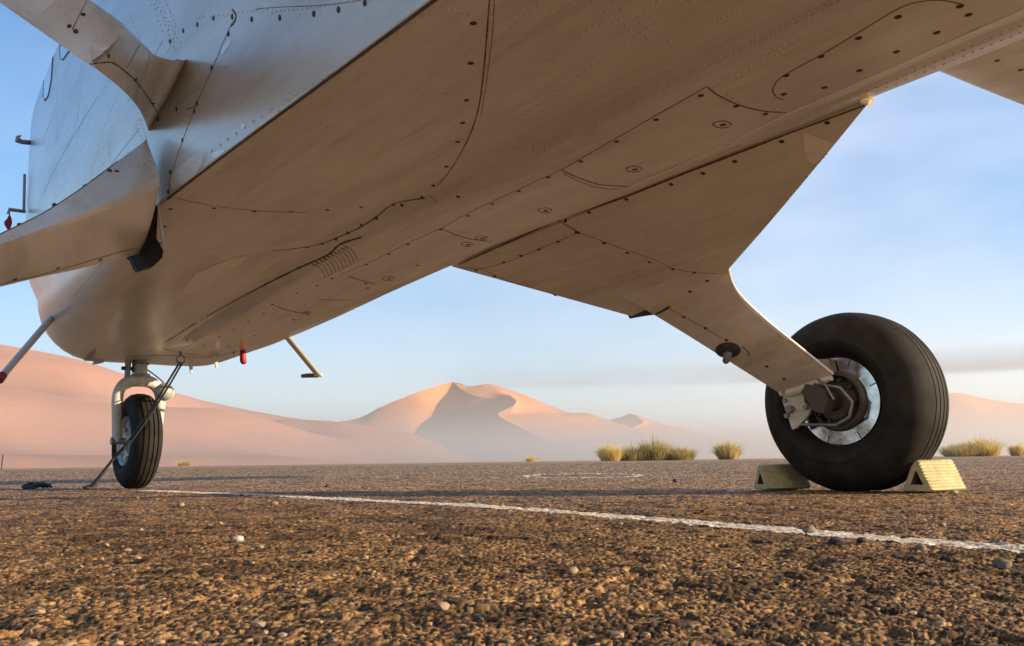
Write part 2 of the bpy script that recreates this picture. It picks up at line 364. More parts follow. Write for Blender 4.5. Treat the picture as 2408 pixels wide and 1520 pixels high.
# painted centre line and parking circle, worn through in places
M_LINE = mat('worn_white_paint', (.78, .75, .68), .7, bump=(500, .5, .001), var=(220, .6, (.50, .45, .37)))
def line_strip():
    P = [at_z(2700, 1314), at_z(2408, 1290), at_z(1204, 1194), at_z(640, 1165), at_z(330, 1153)]
    pts = []
    for a_, b_ in zip(P[:-1], P[1:]):
        n = max(4, int((b_ - a_).length / .004)); pts += [a_.lerp(b_, i / n) for i in range(n)]
    pts = np.array([(p.x, p.y) for p in pts])
    k = 41; ker = np.ones(k) / k
    pts = np.stack([np.convolve(np.pad(pts[:, i], k // 2, 'edge'), ker, 'valid') for i in (0, 1)], -1)
    t = np.gradient(pts, axis=0); t /= np.linalg.norm(t, axis=1)[:, None]; n = np.stack([-t[:, 1], t[:, 0]], -1)
    uu = np.linspace(-.046, .046, 34)
    X = pts[:, 0:1] + n[:, 0:1] * uu; Y = pts[:, 1:2] + n[:, 1:2] * uu
    z, sid, b = ground_h(X, Y)
    wear = vnoise(X * 120, Y * 120, 61) * .55 + vnoise(X * 420, Y * 420, 62) * .45
    edge = np.clip((.046 - abs(uu))[None, :] / .012, 0, 1)
    keep = (wear * .75 + edge * .5 + np.clip(z / .003, 0, 1) * .22) > .42
    o = grid_mesh('line_marking', X, Y, z - .0015 + .0005, None, M_LINE, keep); tag(o, kind='structure'); return o
line_strip()
def ring_strip():
    c = at_z(1370, 1119); th = np.linspace(0, 2 * pi, 420); rr = np.linspace(.90, 1.0, 10)
    X = c.x + .44 * np.cos(th)[:, None] * rr; Y = c.y + .80 * np.sin(th)[:, None] * rr
    wear = vnoise(X * 26, Y * 26, 71)
    z, _, _ = ground_h(X, Y); f = 1.0
    o = grid_mesh('circle_marking', X, Y, (z - .0015) * f + .002, None, M_LINE, wear > .2); tag(o, kind='structure')
ring_strip()
del Xg, Yg, Zg, Cg, Sid, Bst

# ------------------------------------------------------------------ dunes
def catmull(P, n):
    P = [Vector(p) for p in P]; out = []
    m = len(P)
    for k in range(n):
        t = k / (n - 1) * (m - 1); i = min(int(t), m - 2); f = t - i
        p0 = P[max(i - 1, 0)]; p1 = P[i]; p2 = P[i + 1]; p3 = P[min(i + 2, m - 1)]
        out.append(.5 * ((2 * p1) + (p2 - p0) * f + (2 * p0 - 5 * p1 + 4 * p2 - p3) * f * f + (3 * p1 - p0 - 3 * p2 + p3) * f ** 3))
    return out
def loft_sheet(A, B, n=90, m=40, sag=.0, noise=0.0, seed=1):
    """grid between two 3-D curves with a hollow (sag) as sand slopes have"""
    A = catmull(A, n); B = catmull(B, n); vs = []; fs = []
    for i in range(n):
        for j in range(m):
            t = j / (m - 1); p = A[i].lerp(B[i], t)
            p.z -= sag * 4 * t * (1 - t) * (A[i].z - B[i].z)
            if noise and 0 < j < m - 1:
                p.z += noise * (float(vnoise(np.array(p.x * .012), np.array(p.y * .012), seed)) - .5) * 4 * t * (1 - t)
            vs.append(p)
    for i in range(n - 1):
        for j in range(m - 1): fs.append((i * m + j, i * m + j + 1, (i + 1) * m + j + 1, (i + 1) * m + j))
    return vs, fs
def D(px): return [at_y(x, y, d) for x, y, d in px]
def dune(name, sheets, material):
    mb = MB()
    for A, B, kw in sheets: mb.add(*loft_sheet(A, B, **kw))
    bm = bmesh.new(); vs = [bm.verts.new(v) for v in mb.v]
    for f in mb.f:
        try: bm.faces.new([vs[i] for i in f])
        except Exception: pass
    bmesh.ops.remove_doubles(bm, verts=bm.verts, dist=.5); bmesh.ops.recalc_face_normals(bm, faces=bm.faces)
    me = bpy.data.meshes.new(name); bm.to_mesh(me); bm.free(); me.materials.append(material)
    me.polygons.foreach_set('use_smooth', [True] * len(me.polygons)); me.set_sharp_from_angle(angle=radians(13))
    o = bpy.data.objects.new(name, me); COL.objects.link(o); tag(o, kind='structure'); return o
M_DUNE = sand_material('dune_sand', (.62, .265, .095), .012)
M_DUNEL = sand_material('pink_dune_sand', (.47, .25, .165), .006)
def back(P, dy, zz=-2): return [Vector((p.x * (1 + dy / max(p.y, 1)), p.y + dy, zz)) for p in P]
skyL = D([(700, 1000, 1700), (830, 987, 1700), (900, 955, 1720), (960, 931, 1750), (1010, 913, 1790), (1065, 900, 1850)])
ridge = D([(1065, 900, 1850), (1085, 916, 1800), (1110, 929, 1740), (1160, 938, 1690), (1205, 937, 1630), (1214, 946, 1600), (1200, 958, 1580), (1178, 968, 1560), (1172, 977, 1540), (1185, 986, 1500), (1200, 994, 1470), (1225, 1006, 1440), (1262, 1024, 1400), (1300, 1050, 1350), (1330, 1092, 1300)])
skyR = D([(1065, 900, 1850), (1100, 908, 1860), (1125, 907, 1850), (1150, 904, 1860), (1190, 914, 1870), (1240, 932, 1880), (1300, 957, 1900), (1345, 972, 1900), (1380, 972, 1900), (1430, 988, 1900), (1490, 1008, 1880), (1580, 1040, 1800), (1680, 1072, 1700)])
baseL = D([(560, 1092, 1250), (640, 1092, 1230), (720, 1092, 1200), (790, 1092, 1180), (850, 1092, 1160), (900, 1092, 1150), (950, 1092, 1150), (1010, 1092, 1150), (1080, 1092, 1180), (1170, 1092, 1220), (1260, 1092, 1260), (1330, 1092, 1300)])
topL = skyL[:-1] + ridge
baseL2 = catmull(baseL, len(topL))
shL = (topL, baseL2, dict(n=170, m=60, sag=.42, noise=5, seed=3))
baseR = catmull(skyR, len(ridge))
shR = (ridge, baseR, dict(n=130, m=30, sag=-.03, noise=14, seed=9))
bk = back(skyL[:-1] + skyR, 500)
shB = (skyL[:-1] + skyR, bk, dict(n=110, m=8, sag=0))
skirt = (D([(1330, 1092, 1300), (1500, 1092, 1350), (1680, 1092, 1400), (1800, 1092, 1500)]), D([(1330, 1090, 1300), (1490, 1008, 1880), (1580, 1040, 1800), (1680, 1072, 1700)]), dict(n=30, m=14, sag=0))
dune('star_dune', [shL, shR, shB, skirt], M_DUNE)
# shaded hollow on the lit flank
# small second dune
s2 = D([(1360, 1030, 2500), (1430, 991, 2500), (1460, 981, 2500), (1485, 974, 2500), (1520, 985, 2520), (1560, 999, 2550), (1610, 1008, 2560), (1660, 1024, 2550), (1760, 1052, 2500)])
r2 = D([(1485, 974, 2500), (1512, 992, 2380), (1500, 1000, 2320), (1490, 1012, 2250), (1530, 1040, 2150), (1540, 1090, 2100)])
b2 = D([(1340, 1090, 2150), (1400, 1090, 2100), (1450, 1090, 2100), (1500, 1090, 2100), (1540, 1090, 2100)])
t2 = s2[:3] + r2
dune('small_dune', [(t2, catmull(b2, len(t2)), dict(n=60, m=16)), (r2, catmull(s2[3:], len(r2)), dict(n=60, m=16)), (s2, back(s2, 400), dict(n=60, m=6))], M_DUNE)
# long pink dune on the left
s3 = D([(-900, 560, 520), (-500, 700, 560), (-200, 772, 620), (0, 810, 660), (100, 828, 690), (200, 850, 720), (320, 890, 760), (440, 932, 800), (560, 960, 840), (700, 985, 880), (780, 991, 900), (840, 1003, 900), (920, 1030, 860), (1020, 1058, 800), (1130, 1085, 700)])
b3 = D([(-900, 1118, 160), (-500, 1114, 170), (-200, 1111, 180), (0, 1108, 190), (100, 1107, 200), (200, 1105, 210), (320, 1103, 220), (440, 1101, 240), (560, 1099, 270), (700, 1096, 300), (780, 1095, 330), (840, 1094, 360), (920, 1092, 420), (1020, 1090, 500), (1130, 1088, 600)])
dune('long_dune', [(s3, b3, dict(n=200, m=90, sag=.10, noise=34, seed=5)), (s3, back(s3, 500), dict(n=60, m=6))], M_DUNEL)
# faint dune on the far right
s4 = D([(2050, 1000, 3500), (2150, 950, 3500), (2240, 924, 3550), (2320, 938, 3600), (2408, 950, 3650), (2600, 960, 3700), (2900, 990, 3700)])
b4 = D([(2000, 1085, 3000), (2150, 1085, 3000), (2300, 1085, 3000), (2408, 1085, 3000), (2550, 1085, 3050), (2700, 1085, 3100), (2950, 1085, 3100)])
dune('distant_dune', [(s4, b4, dict(n=60, m=20)), (s4, back(s4, 400), dict(n=40, m=5))], M_DUNE)

# ------------------------------------------------------------------ the aircraft
plane = empty('light_aircraft', W(2.6, 0, 0))
tag(plane, 'aged white high-wing light aircraft parked on the tarmac, seen from beneath its riveted belly', 'aircraft')
K = np.array([
[-4.5, .16, 1.35, .10, .02], [-2.5, .27, 1.05, .06, .04], [-1.0, .35, .86, .02, .06], [0.0, .395, .805, .012, .08],
[0.9, .435, .80, .012, .09], [2.2, .50, .80, .012, .09], [2.6, .51, .78, .04, .085], [3.2, .515, .735, .12, .08],
[3.9, .515, .697, .2, .075], [4.4, .50, .673, .26, .07], [4.75, .455, .662, .27, .06], [5.0, .37, .685, .24, .04],
[5.2, .26, .75, .18, .02], [5.3, .17, .84, .12, .0]])
def smooth_k(s):
    i = int(np.searchsorted(K[:, 0], s)) - 1; i = max(0, min(len(K) - 2, i))
    s0, s1 = K[i, 0], K[i + 1, 0]; t = (s - s0) / (s1 - s0)
    def tn(j):
        if j == 0 or j == len(K) - 1: return np.zeros(K.shape[1])
        return (K[j + 1] - K[j - 1]) / (K[j + 1, 0] - K[j - 1, 0])
    m0, m1 = tn(i) * (s1 - s0), tn(i + 1) * (s1 - s0)
    return K[i] * (2 * t**3 - 3 * t * t + 1) + m0 * (t**3 - 2 * t * t + t) + K[i + 1] * (-2 * t**3 + 3 * t * t) + m1 * (t**3 - t * t)
def sstep(a, b, x): t = max(0, min(1, (x - a) / (b - a))); return t * t * (3 - 2 * t)
def section(s):
    """closed loop from roof, down the left side, across the belly, up the right side"""
    _, w, zb, rc, fl = smooth_k(s)
    lf = []
    lf += [(-w * .0, 2.08), (-w * .5, 2.05), (-w * .9, 1.95), (-(w + fl + .02), 1.75), (-(w + fl + .01), 1.3), (-(w + fl * .6), 1.05 + .3 * (zb - .8))]
    cx = w - rc
    for k in range(9):
        t = (8 - k) / 8 * pi / 2; lf.append((-(cx + rc * sin(t)), zb + rc * (1 - cos(t))))
    tray = sstep(4.35, 3.8, s) * .016; rise = sstep(4.35, 3.8, s) * (.020 + .012 * sstep(2.0, 3.0, s))          # raised tray along the belly, right of the centreline
    tip = .04 + .02 * sstep(2, 4, s)
    lf += [(-w * .5, zb + rise * .35), (-.06, zb + rise * .85), (tip - .012, zb + rise), (tip - .004, zb + rise * .98), (tip + .004, zb + rise * .86), (tip + .036, zb - tray * .75), (tip + .046, zb - tray * .97), (tip + .12, zb - tray)]
    fz = .028 * min(1, max(0, (5 - s) / 2))
    wr = w + .062 * sstep(2.5, 1.3, s) * sstep(-1, .3, s); wl_ = w; w = wr; cx = w - rc
    d = .016 + .160 * max(0, min(1, (2.35 - s) / 1.75)) ** .85 + rc * .45; e = w - d
    t0 = zb - tray; te = zb - .010 * sstep(4.25, 3.9, s); rest = max(.004, zb + fz - te); f1 = min(.048, d * .40); f2 = max(d * .46, d - .105)
    lf += [((tip + .12 + e) / 2, t0 * .55 + te * .45 - .001), (e - .03, te - .0008), (e - .002, te), (e + f1, te + rest * .33), (e + f1 + .003, te + rest * .335), (e + f2 + .002, te + rest * .35)]
    zz = zb + fz
    for k in range(9):
        t = k / 8 * pi / 2
        lf.append((cx + rc * sin(t) + (0 if k else .0), zz + rc * (1 - cos(t))))
    lf += [(w + fl * .6, 1.05 + .3 * (zb - .8)), (w + fl + .01, 1.3), (w + fl + .02, 1.75), (w * .9, 1.95), (w * .5, 2.05)]
    return lf
ss = list(np.arange(-4.5, 0, .25)) + list(np.arange(0, 4.3, .05)) + list(np.arange(4.3, 5.3, .04)) + [5.3]
secs = [section(float(s)) for s in ss]; m = len(secs[0])
fv = [W(s, l, z) for s, sec in zip(ss, secs) for l, z in sec]
ff = [(i * m + j, i * m + (j + 1) % m, (i + 1) * m + (j + 1) % m, (i + 1) * m + j) for i in range(len(ss) - 1) for j in range(m)]
ff += [tuple(range(m)), tuple(range((len(ss) - 1) * m, len(ss) * m))[::-1]]
fus = newobj('fuselage', fv, ff, M_PAINT, plane, 28)
bmf = bmesh.new(); bmf.from_mesh(fus.data); bmesh.ops.recalc_face_normals(bmf, faces=bmf.faces); bmf.to_mesh(fus.data)
T_FUS = BVHTree.FromBMesh(bmf); bmf.free()
def hit(T, x, y):
    p, n, i, d = T.ray_cast(CAM, ray(x, y))
    if p is None: return None, None
    if n.dot(ray(x, y)) > 0: n = -n
    return p, n
def resample(P, step=7):
    out = []
    for a_, b_ in zip(P[:-1], P[1:]):
        L = math.hypot(b_[0] - a_[0], b_[1] - a_[1]); n = max(1, int(L / step))
        out += [(a_[0] + (b_[0] - a_[0]) * i / n, a_[1] + (b_[1] - a_[1]) * i / n) for i in range(n)]
    out.append(P[-1]); return out
def smoothpx(P, n=None):
    if len(P) < 3: return P
    q = catmull([(x, y, 0) for x, y in P], n or len(P) * 5); return [(v.x, v.y) for v in q]
def ribbon(mb, pts, nrm, w, h):
    k = len(pts)
    if k < 2: return
    vs = []; fs = []
    for i in range(k):
        t = (pts[min(i + 1, k - 1)] - pts[max(i - 1, 0)]).normalized(); sd = t.cross(nrm[i]).normalized()
        ww = w * (.75 + .5 * random.random())
        vs += [pts[i] - sd * ww / 2 + nrm[i] * .0001, pts[i] - sd * ww * .25 + nrm[i] * h, pts[i] + sd * ww * .25 + nrm[i] * h, pts[i] + sd * ww / 2 + nrm[i] * .0001]
    for i in range(k - 1):
        for j in range(3): fs.append((i * 4 + j, i * 4 + j + 1, i * 4 + 4 + j + 1, i * 4 + 4 + j))
    mb.add(vs, fs)
def seam(mb, T, P, w=.0022, h=.0007, curve=True, step=6):
    pts = []; nr = []
    for x, y in resample(smoothpx(P) if curve else P, step):
        p, n = hit(T, x, y)
        if p is None or (pts and (p - pts[-1]).length > .5):
            ribbon(mb, pts, nr, w, h); pts = []; nr = []; continue
        if pts and (p - pts[-1]).length < .0015: continue
        pts.append(p); nr.append(n)
    ribbon(mb, pts, nr, w, h)
def dome(mb, p, n, r, h, k=7):
    u_, v_ = frame_for(n); vs = []; fs = []
    for q, (rr, hh) in enumerate(((1.0, -.0002), (.8, h * .6), (.4, h * .95))):
        for i in range(k):
            a = 2 * pi * i / k; vs.append(p + (u_ * cos(a) + v_ * sin(a)) * r * rr + n * hh)
    vs.append(p + n * h)
    for q in (0, 1):
        for i in range(k): fs.append((q * k + i, q * k + (i + 1) % k, (q + 1) * k + (i + 1) % k, (q + 1) * k + i))
    for i in range(k): fs.append((2 * k + i, 2 * k + (i + 1) % k, 3 * k))
    mb.add(vs, fs)
def screw(T, x, y, parent, r=.0046):
    p, n = hit(T, x, y)
    if p is None: return
    mb = MB(); u_, v_ = frame_for(n); k = 14; a0 = random.random() * 3
    # shallow dimple ring, head and a cross slot cut as a raised burr
    prof = ((1.0, .0001), (.98, .0007), (.84, .0012), (.5, .0013), (.42, .0007), (.0, .0007))
    vs = []; fs = []
    for rr, hh in prof[:-1]:
        for i in range(k):
            a = 2 * pi * i / k + a0; vs.append((u_ * cos(a) + v_ * sin(a)) * r * rr + n * hh)
    vs.append(n * .0007)
    for q in range(len(prof) - 2):
        for i in range(k): fs.append((q * k + i, q * k + (i + 1) % k, (q + 1) * k + (i + 1) % k, (q + 1) * k + i))
    c = (len(prof) - 1) * k
    for i in range(k): fs.append((c - k + i, c - k + (i + 1) % k, c))
    mb.add([p + v for v in vs], fs)
    return mb.obj('screw', M_SCREW, parent, 50)
def rivet_row(mb, T, P, n, r=.0028, h=.0012, jit=.6):
    seg = resample(P, 2)
    for i in range(n):
        x, y = seg[int(i / max(1, n - 1) * (len(seg) - 1))]
        p, nn = hit(T, x + random.uniform(-jit, jit), y + random.uniform(-jit, jit))
        if p is not None: dome(mb, p, nn, r, h)
def patch(name, T, poly, material, parent, lift=.0006, step=4, label=None):
    """a thin flake following the surface inside a closed outline"""
    xs = [p[0] for p in poly]; ys = [p[1] for p in poly]
    def inside(x, y):
        c = False; j = len(poly) - 1
        for i in range(len(poly)):
            if (poly[i][1] > y) != (poly[j][1] > y) and x < (poly[j][0] - poly[i][0]) * (y - poly[i][1]) / (poly[j][1] - poly[i][1] + 1e-9) + poly[i][0]: c = not c
            j = i
        return c
    out = []
    for x, y in resample(poly + [poly[0]], step)[:-1]:
        x += random.uniform(-2.4, 2.4); y += random.uniform(-2.0, 2.0)
        p, n = hit(T, x, y)
        if p is not None: out.append(p + n * lift)
    if len(out) < 3: return
    me = bpy.data.meshes.new(name); bm = bmesh.new()
    try:
        f_ = bm.faces.new([bm.verts.new(p) for p in out]); bmesh.ops.triangulate(bm, faces=[f_], ngon_method='EAR_CLIP')
    except Exception: pass
    bm.to_mesh(me); bm.free(); me.materials.append(material)
    o = bpy.data.objects.new(name, me); COL.objects.link(o)
    if parent: o.parent = parent; o.matrix_parent_inverse = parent.matrix_world.inverted()
    if label: o['label'] = label
    return o

# seams, grouped by kind of line
sm = MB(); sl = MB(); bead = MB()
# lower left chine: a lapped dark edge
cp = [W(s, -smooth_k(s)[1] + .0035, smooth_k(s)[2] + .0015) for s in np.arange(.25, 2.21, .03)]
tube(sm, cp, .0030, 6)
seam(sm, T_FUS, [(548, 25), (554, 42), (540, 66), (500, 160), (462, 245), (430, 330), (406, 400), (397, 440), (400, 462)], .0016)
seam(sm, T_FUS, [(546, 22), (555, 36), (552, 52), (543, 62)], .0040, .0012)
seam(sm, T_FUS, [(438, 258), (462, 250)], .0018, curve=False)
seam(sl, T_FUS, [(600, 22), (640, 18), (730, 14), (800, 8), (880, -6)], .0015)
seam(sm, T_FUS, [(402, 463), (470, 478), (530, 488), (620, 497), (720, 500)], .0022)
seam(sm, T_FUS, [(1152, -10), (1145, 80), (1136, 180), (1124, 260), (1104, 320), (1078, 370), (1050, 412), (1030, 436)], .0026)
seam(sl, T_FUS, [(1163, -10), (1158, 80), (1146, 180), (1132, 270)], .0016)
seam(sm, T_FUS, [(1012, 462), (1022, 468), (1026, 478)], .0025)
seam(sm, T_FUS, [(1000, 466), (950, 474), (922, 481), (882, 513), (845, 536), (815, 550), (760, 572), (700, 584), (640, 590)], .0034, .0011)
seam(sm, T_FUS, [(1664, 203), (1560, 262), (1450, 325), (1320, 400)], .0026)
seam(sl, T_FUS, [(1320, 400), (1220, 445), (1110, 497), (1037, 537), (960, 572), (870, 617), (800, 647)], .0022)
seam(sm, T_FUS, [(1664, 205), (1690, 225), (1740, 248), (1800, 262), (1848, 264)], .0036, .001)
seam(sm, T_FUS, [(1320, 400), (1360, 418), (1410, 434), (1478, 439)], .0036, .001)
seam(sl, T_FUS, [(1326, 408), (1350, 421), (1400, 440), (1455, 446)], .0026, .001)
seam(sm, T_FUS, [(1037, 537), (1070, 552), (1110, 563), (1156, 568)], .0030, .001)
seam(sm, T_FUS, [(640, 716), (675, 730), (715, 737)], .0045, .0012)
seam(sm, T_FUS, [(820, 650), (850, 660), (880, 668)], .0045, .0012)
seam(sl, T_FUS, [(745, 704), (790, 706), (830, 706)], .005, .001)
seam(sm, T_FUS, [(2262, 10), (2210, 1), (2160, 5), (2110, 22), (2020, 76), (1930, 130), (1860, 168), (1832, 186), (1817, 212), (1828, 230), (1845, 234)], .0024)
seam(sm, T_FUS, [(390, 805), (480, 748), (600, 682), (700, 632), (770, 600), (800, 575), (850, 558)], .0060, .0014)
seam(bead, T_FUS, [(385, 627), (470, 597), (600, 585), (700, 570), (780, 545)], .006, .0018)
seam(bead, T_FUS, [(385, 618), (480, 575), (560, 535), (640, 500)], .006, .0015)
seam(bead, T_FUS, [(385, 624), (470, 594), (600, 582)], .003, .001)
seam(sm, T_FUS, [(300, 838), (400, 836), (480, 842), (560, 826)], .005, .001)
seam(sm, T_FUS, [(380, 820), (440, 832), (500, 838)], .004, .001)
for k in range(10):
    x = 735 + k * 8.5; y = 621 - k * 4.6
    seam(sm, T_FUS, [(x, y), (x + 8, y + 4)], .0045, .002, False, 2)
    seam(sl, T_FUS, [(x + 10, y + 2), (x + 22, y + 16), (x + 30, y + 34)], .0028, .0012, True, 4)
# left side skin laps
for P in ([(268, 378), (330, 300)], [(266, 380), (240, 430), (200, 480)], [(383, 96), (330, 190), (300, 240)], [(231, 226), (144, 370), (100, 460)], [(130, 258), (98, 338)],
          [(240, 620), (170, 700)], [(120, 750), (165, 720)]):
    seam(sl, T_FUS, P, .0016, .0004)
br = MB()
seam(br, T_FUS, [(2420, 16), (2200, 112), (2000, 203), (1850, 270), (1650, 365), (1480, 441)], .0055, .0022)  # pale raised strip painted in as the horizon glint along the right crease
br.obj('highlight_line', M_HIGHLIGHT, fus, 60); br = MB()
seam(br, T_FUS, [(1150, 583), (1110, 602), (1075, 617)], .007, .002); br.obj('highlight_line', M_HIGHLIGHT, fus, 60); br = MB()
seam(br, T_FUS, [(905, 590), (780, 650), (640, 722), (540, 772), (440, 822)], .006, .0016)  # pale strip in place of a reflected highlight on the forward crease
br.obj('highlight_line', M_HIGHLIGHT, fus, 60)
o = sm.obj('panel_seam', M_SEAM, fus, 60)
o = sl.obj('panel_seam', M_SEAML, fus, 60)
bead.obj('crease_highlight', M_HIGHLIGHT, fus, 60)  # raised crease beads, their highlight put in as near-white colour
# flush screws of the access panels
SC = [(537, 80), (498, 160), (463, 243), (457, 262), (429, 330), (400, 405), (395, 452), (546, 40),
      (400, 98), (431, 73), (464, 58), (502, 43), (592, 46), (658, 42), (738, 33), (796, 23), (858, 7), (415, 257), (372, 281),
      (1113, 55), (1107, 149), (1097, 236), (1088, 289), (1076, 334), (1050, 392), (1019, 437), (993, 465), (1077, 463),
      (401, 492), (503, 490), (598, 498), (685, 498), (770, 494), (849, 487), (388, 533), (376, 572),
      (1648, 225), (1543, 282), (1450, 333), (1366, 380), (1220, 450), (1158, 480), (1289, 417), (1100, 508), (1731, 250), (1800, 268),
      (2258, 15), (2112, 40), (2019, 90), (1931, 133), (1849, 178), (1843, 222), (2203, 77), (2108, 122), (2021, 166), (1939, 206), (2278, 35)]
for x, y in SC: screw(T_FUS, x, y, fus, .0058)
SC2 = [(818, 548), (850, 530), (885, 514), (925, 482), (945, 483), (790, 563), (757, 574), (722, 582), (1037, 540), (960, 575), (915, 598), (862, 622), (745, 672), (700, 690), (660, 712), (640, 716), (780, 655),
       (620, 738), (585, 757), (550, 775), (515, 792), (982, 624), (720, 735), (865, 678), (690, 752), (600, 790), (535, 815), (440, 800), (480, 812), (860, 667)]
for x, y in SC2: screw(T_FUS, x, y, fus, .0062)
# quarter-turn fasteners in oval dishes
for x, y, a, b in ((1698, 293, 21, 8), (1491, 398, 18, 7), (1281, 495, 16, 6), (1098, 575, 14, 5), (1132, 560, 14, 5), (913, 655, 15, 5), (722, 737, 10, 4)):
    mb = MB()
    seam(mb, T_FUS, [(x + a * cos(t), y + b * sin(t)) for t in np.linspace(.6, 6.4, 22)], .0030, .0009, False, 30)
    p, n = hit(T_FUS, x + 2, y + 1)
    if p is not None:
        dome(mb, p, n, .0075, .0016, 12)
    mb.obj('drain_fastener', M_SCREW, fus, 60)
# rivets
rv = MB()
def zc(x, y): return (1034.7 + x / 2.909, y / 2.909)
R = [([(1984, -10), (1268, 350)], 60), ([(1998, -6), (1282, 352)], 60), ([zc(680, 30), zc(395, 270)], 7), ([zc(1100, 130), zc(370, 712)], 17), ([zc(1420, 190), zc(1280, 290), zc(630, 745), zc(420, 880)], 22),
     ([zc(900, 30), zc(1700, 375)], 15), ([zc(1040, 20), zc(1420, 265)], 9), ([zc(1180, 20), zc(1700, 375)], 9), ([zc(1490, 18), zc(1270, 180)], 6), ([zc(1660, 30), zc(1430, 195)], 6),
     ([zc(1720, 10), zc(1590, 90)], 4), ([zc(860, 890), zc(640, 1010)], 5), ([zc(350, 20), zc(330, 330), zc(290, 700)], 14), ([zc(2400, 280), zc(1880, 600)], 12), ([zc(2380, 330), zc(1900, 590), zc(1990, 665), zc(2350, 760)], 22),
     ([(1000, 40), (640, 255), (420, 410)], 30), ([(640, 255), (820, 315)], 12), ([(1200, 350), (1330, 360)], 8), ([zc(20, 50), zc(200, 105)], 6), ([(406, 470), (560, 492)], 12),
     ([zc(0, 640), zc(140, 650)], 4), ([zc(1870, 150), zc(2260, 20)], 12)]
for P, n in R: rivet_row(rv, T_FUS, P, n, .0036, .0024)
# the lit strip along the lower right edge carries several close rows
for off, n in ((6, 75), (22, 75)):
    rivet_row(rv, T_FUS, [(2400, 55 + off), (1860, 290 + off * .4)], n // 3, .0035, .002)
for P, n in (([(1850, 300), (1490, 440)], 34), ([(1840, 290), (1500, 425)], 34), ([(1050, 628), (960, 662), (850, 706), (700, 760), (600, 798)], 95), ([(1050, 634), (960, 668), (850, 712), (700, 766), (600, 804)], 95), ([(1045, 640), (960, 675), (850, 719), (700, 773), (560, 822)], 95), ([(560, 812), (480, 838), (360, 846)], 30)):
    rivet_row(rv, T_FUS, P, n, .0035, .0022)
for x0, y0, x1, y1, n in ((470, 42, 640, 22, 16), (640, 30, 900, -5, 26), (350, 0, 395, 95, 9), (362, 10, 425, 100, 10), (372, 0, 402, 60, 8), (385, 50, 418, 130, 8), (440, 395, 478, 420, 5)):
    rivet_row(rv, T_FUS, [(x0, y0), (x1, y1)], n, .0024, .0014, 1.5)
rv_o = rv.obj('rivets', M_PAINT, fus, 80); rv_o['kind'] = 'stuff'
rd = MB()   # darker countersunk rivets of the side skin
for P, n in (([(131, 130), (132, 250), (134, 330), (147, 350), (166, 330), (182, 280), (188, 240), (190, 150)], 70), ([(300, 160), (235, 330), (205, 450)], 26), ([(205, 250), (150, 420), (110, 520)], 26),
             ([(255, 330), (262, 400), (300, 360)], 16), ([(60, 470), (130, 330), (175, 200)], 22), ([(365, 0), (395, 60), (402, 110), (375, 150)], 18), ([(388, 0), (412, 55), (408, 110)], 14), ([(330, 280), (345, 330)], 8),
             ([(322, 285), (318, 300), (335, 330)], 6), ([(470, 440), (520, 400), (560, 372)], 5), ([(92, 140), (80, 300), (76, 500)], 24), ([(210, 350), (225, 480)], 12), ([(300, 20), (330, 100)], 8), ([(262, 350), (180, 500)], 18)):
    rivet_row(rd, T_FUS, P, n, .0024, .0007, 1.2)
o = rd.obj('flush_rivets', M_SEAML, fus, 80); o['kind'] = 'stuff'
# worn patches
patch('bare_patch', T_FUS, [(408, 446), (402, 425), (408, 408), (426, 402), (440, 388), (452, 368), (474, 358), (484, 362), (480, 378), (468, 392), (456, 414), (436, 428), (420, 440)], M_CHIP, fus, label='flaked patch of bare metal above the chine corner')
patch('bare_patch', T_FUS, [(478, 392), (500, 362), (532, 348), (528, 356), (508, 372), (490, 385)], M_CHIP, fus)
patch('bare_patch', T_FUS, [(568, 294), (572, 290), (577, 296), (574, 303), (569, 301)], M_CHIP, fus)
patch('bare_patch', T_FUS, [(520, 118), (540, 92), (543, 97), (532, 115), (524, 128)], M_CHIP, fus)
patch('worn_patch', T_FUS, [(428, 686), (450, 668), (478, 652), (462, 642), (500, 636), (540, 610), (592, 600), (560, 618), (535, 632), (520, 650), (500, 656), (482, 672), (450, 690)], M_PATCH, fus, .0009)
patch('worn_patch', T_FUS, [(455, 770), (468, 752), (486, 738), (480, 756), (466, 770)], M_PATCH, fus, .0009)
# cockpit windows and door line
for poly in ([(112, 92), (105, 150), (102, 225), (107, 238), (114, 226), (121, 190), (126, 120), (126, 100)], [(141, 112), (143, 138), (148, 142), (158, 128), (166, 118), (160, 100), (150, 95)]):
    wo_ = patch('cockpit_window', T_FUS, poly, M_GLASS, fus, .002)
    mb = MB(); seam(mb, T_FUS, poly + [poly[0]], .004, .003, False, 5); mb.obj('window_frame', M_SEAM, fus, 60)
# small fittings on the belly ------------------------------------------------
def part_on_plane(name, mat_, build, parent=plane, smooth=40):
    mb = MB(); build(mb); return mb.obj(name, mat_, parent, smooth)
def blade(mb, top_l, top_r, tip_l, tip_r, s, th=.012):
    P = [at_s(*q, s) for q in (top_l, top_r, tip_r, tip_l)]; prism(mb, P, fa * th)
part_on_plane('antenna', M_STRUTW, lambda mb: blade(mb, (441, 838), (454, 838), (449, 878), (453, 878), 4.45))
part_on_plane('antenna', M_STRUTW, lambda mb: blade(mb, (499, 828), (512, 826), (509, 866), (513, 865), 4.30))
part_on_plane('antenna', M_STRUTW, lambda mb: tube(mb, [at_s(549, 815, 4.2), at_s(551, 834, 4.2)], .006, 8))
part_on_plane('belly_fairing', M_STRUTW, lambda mb: prism(mb, [at_s(*q, 4.75) for q in ((228, 822), (252, 828), (245, 852), (221, 857))], fa * .05))
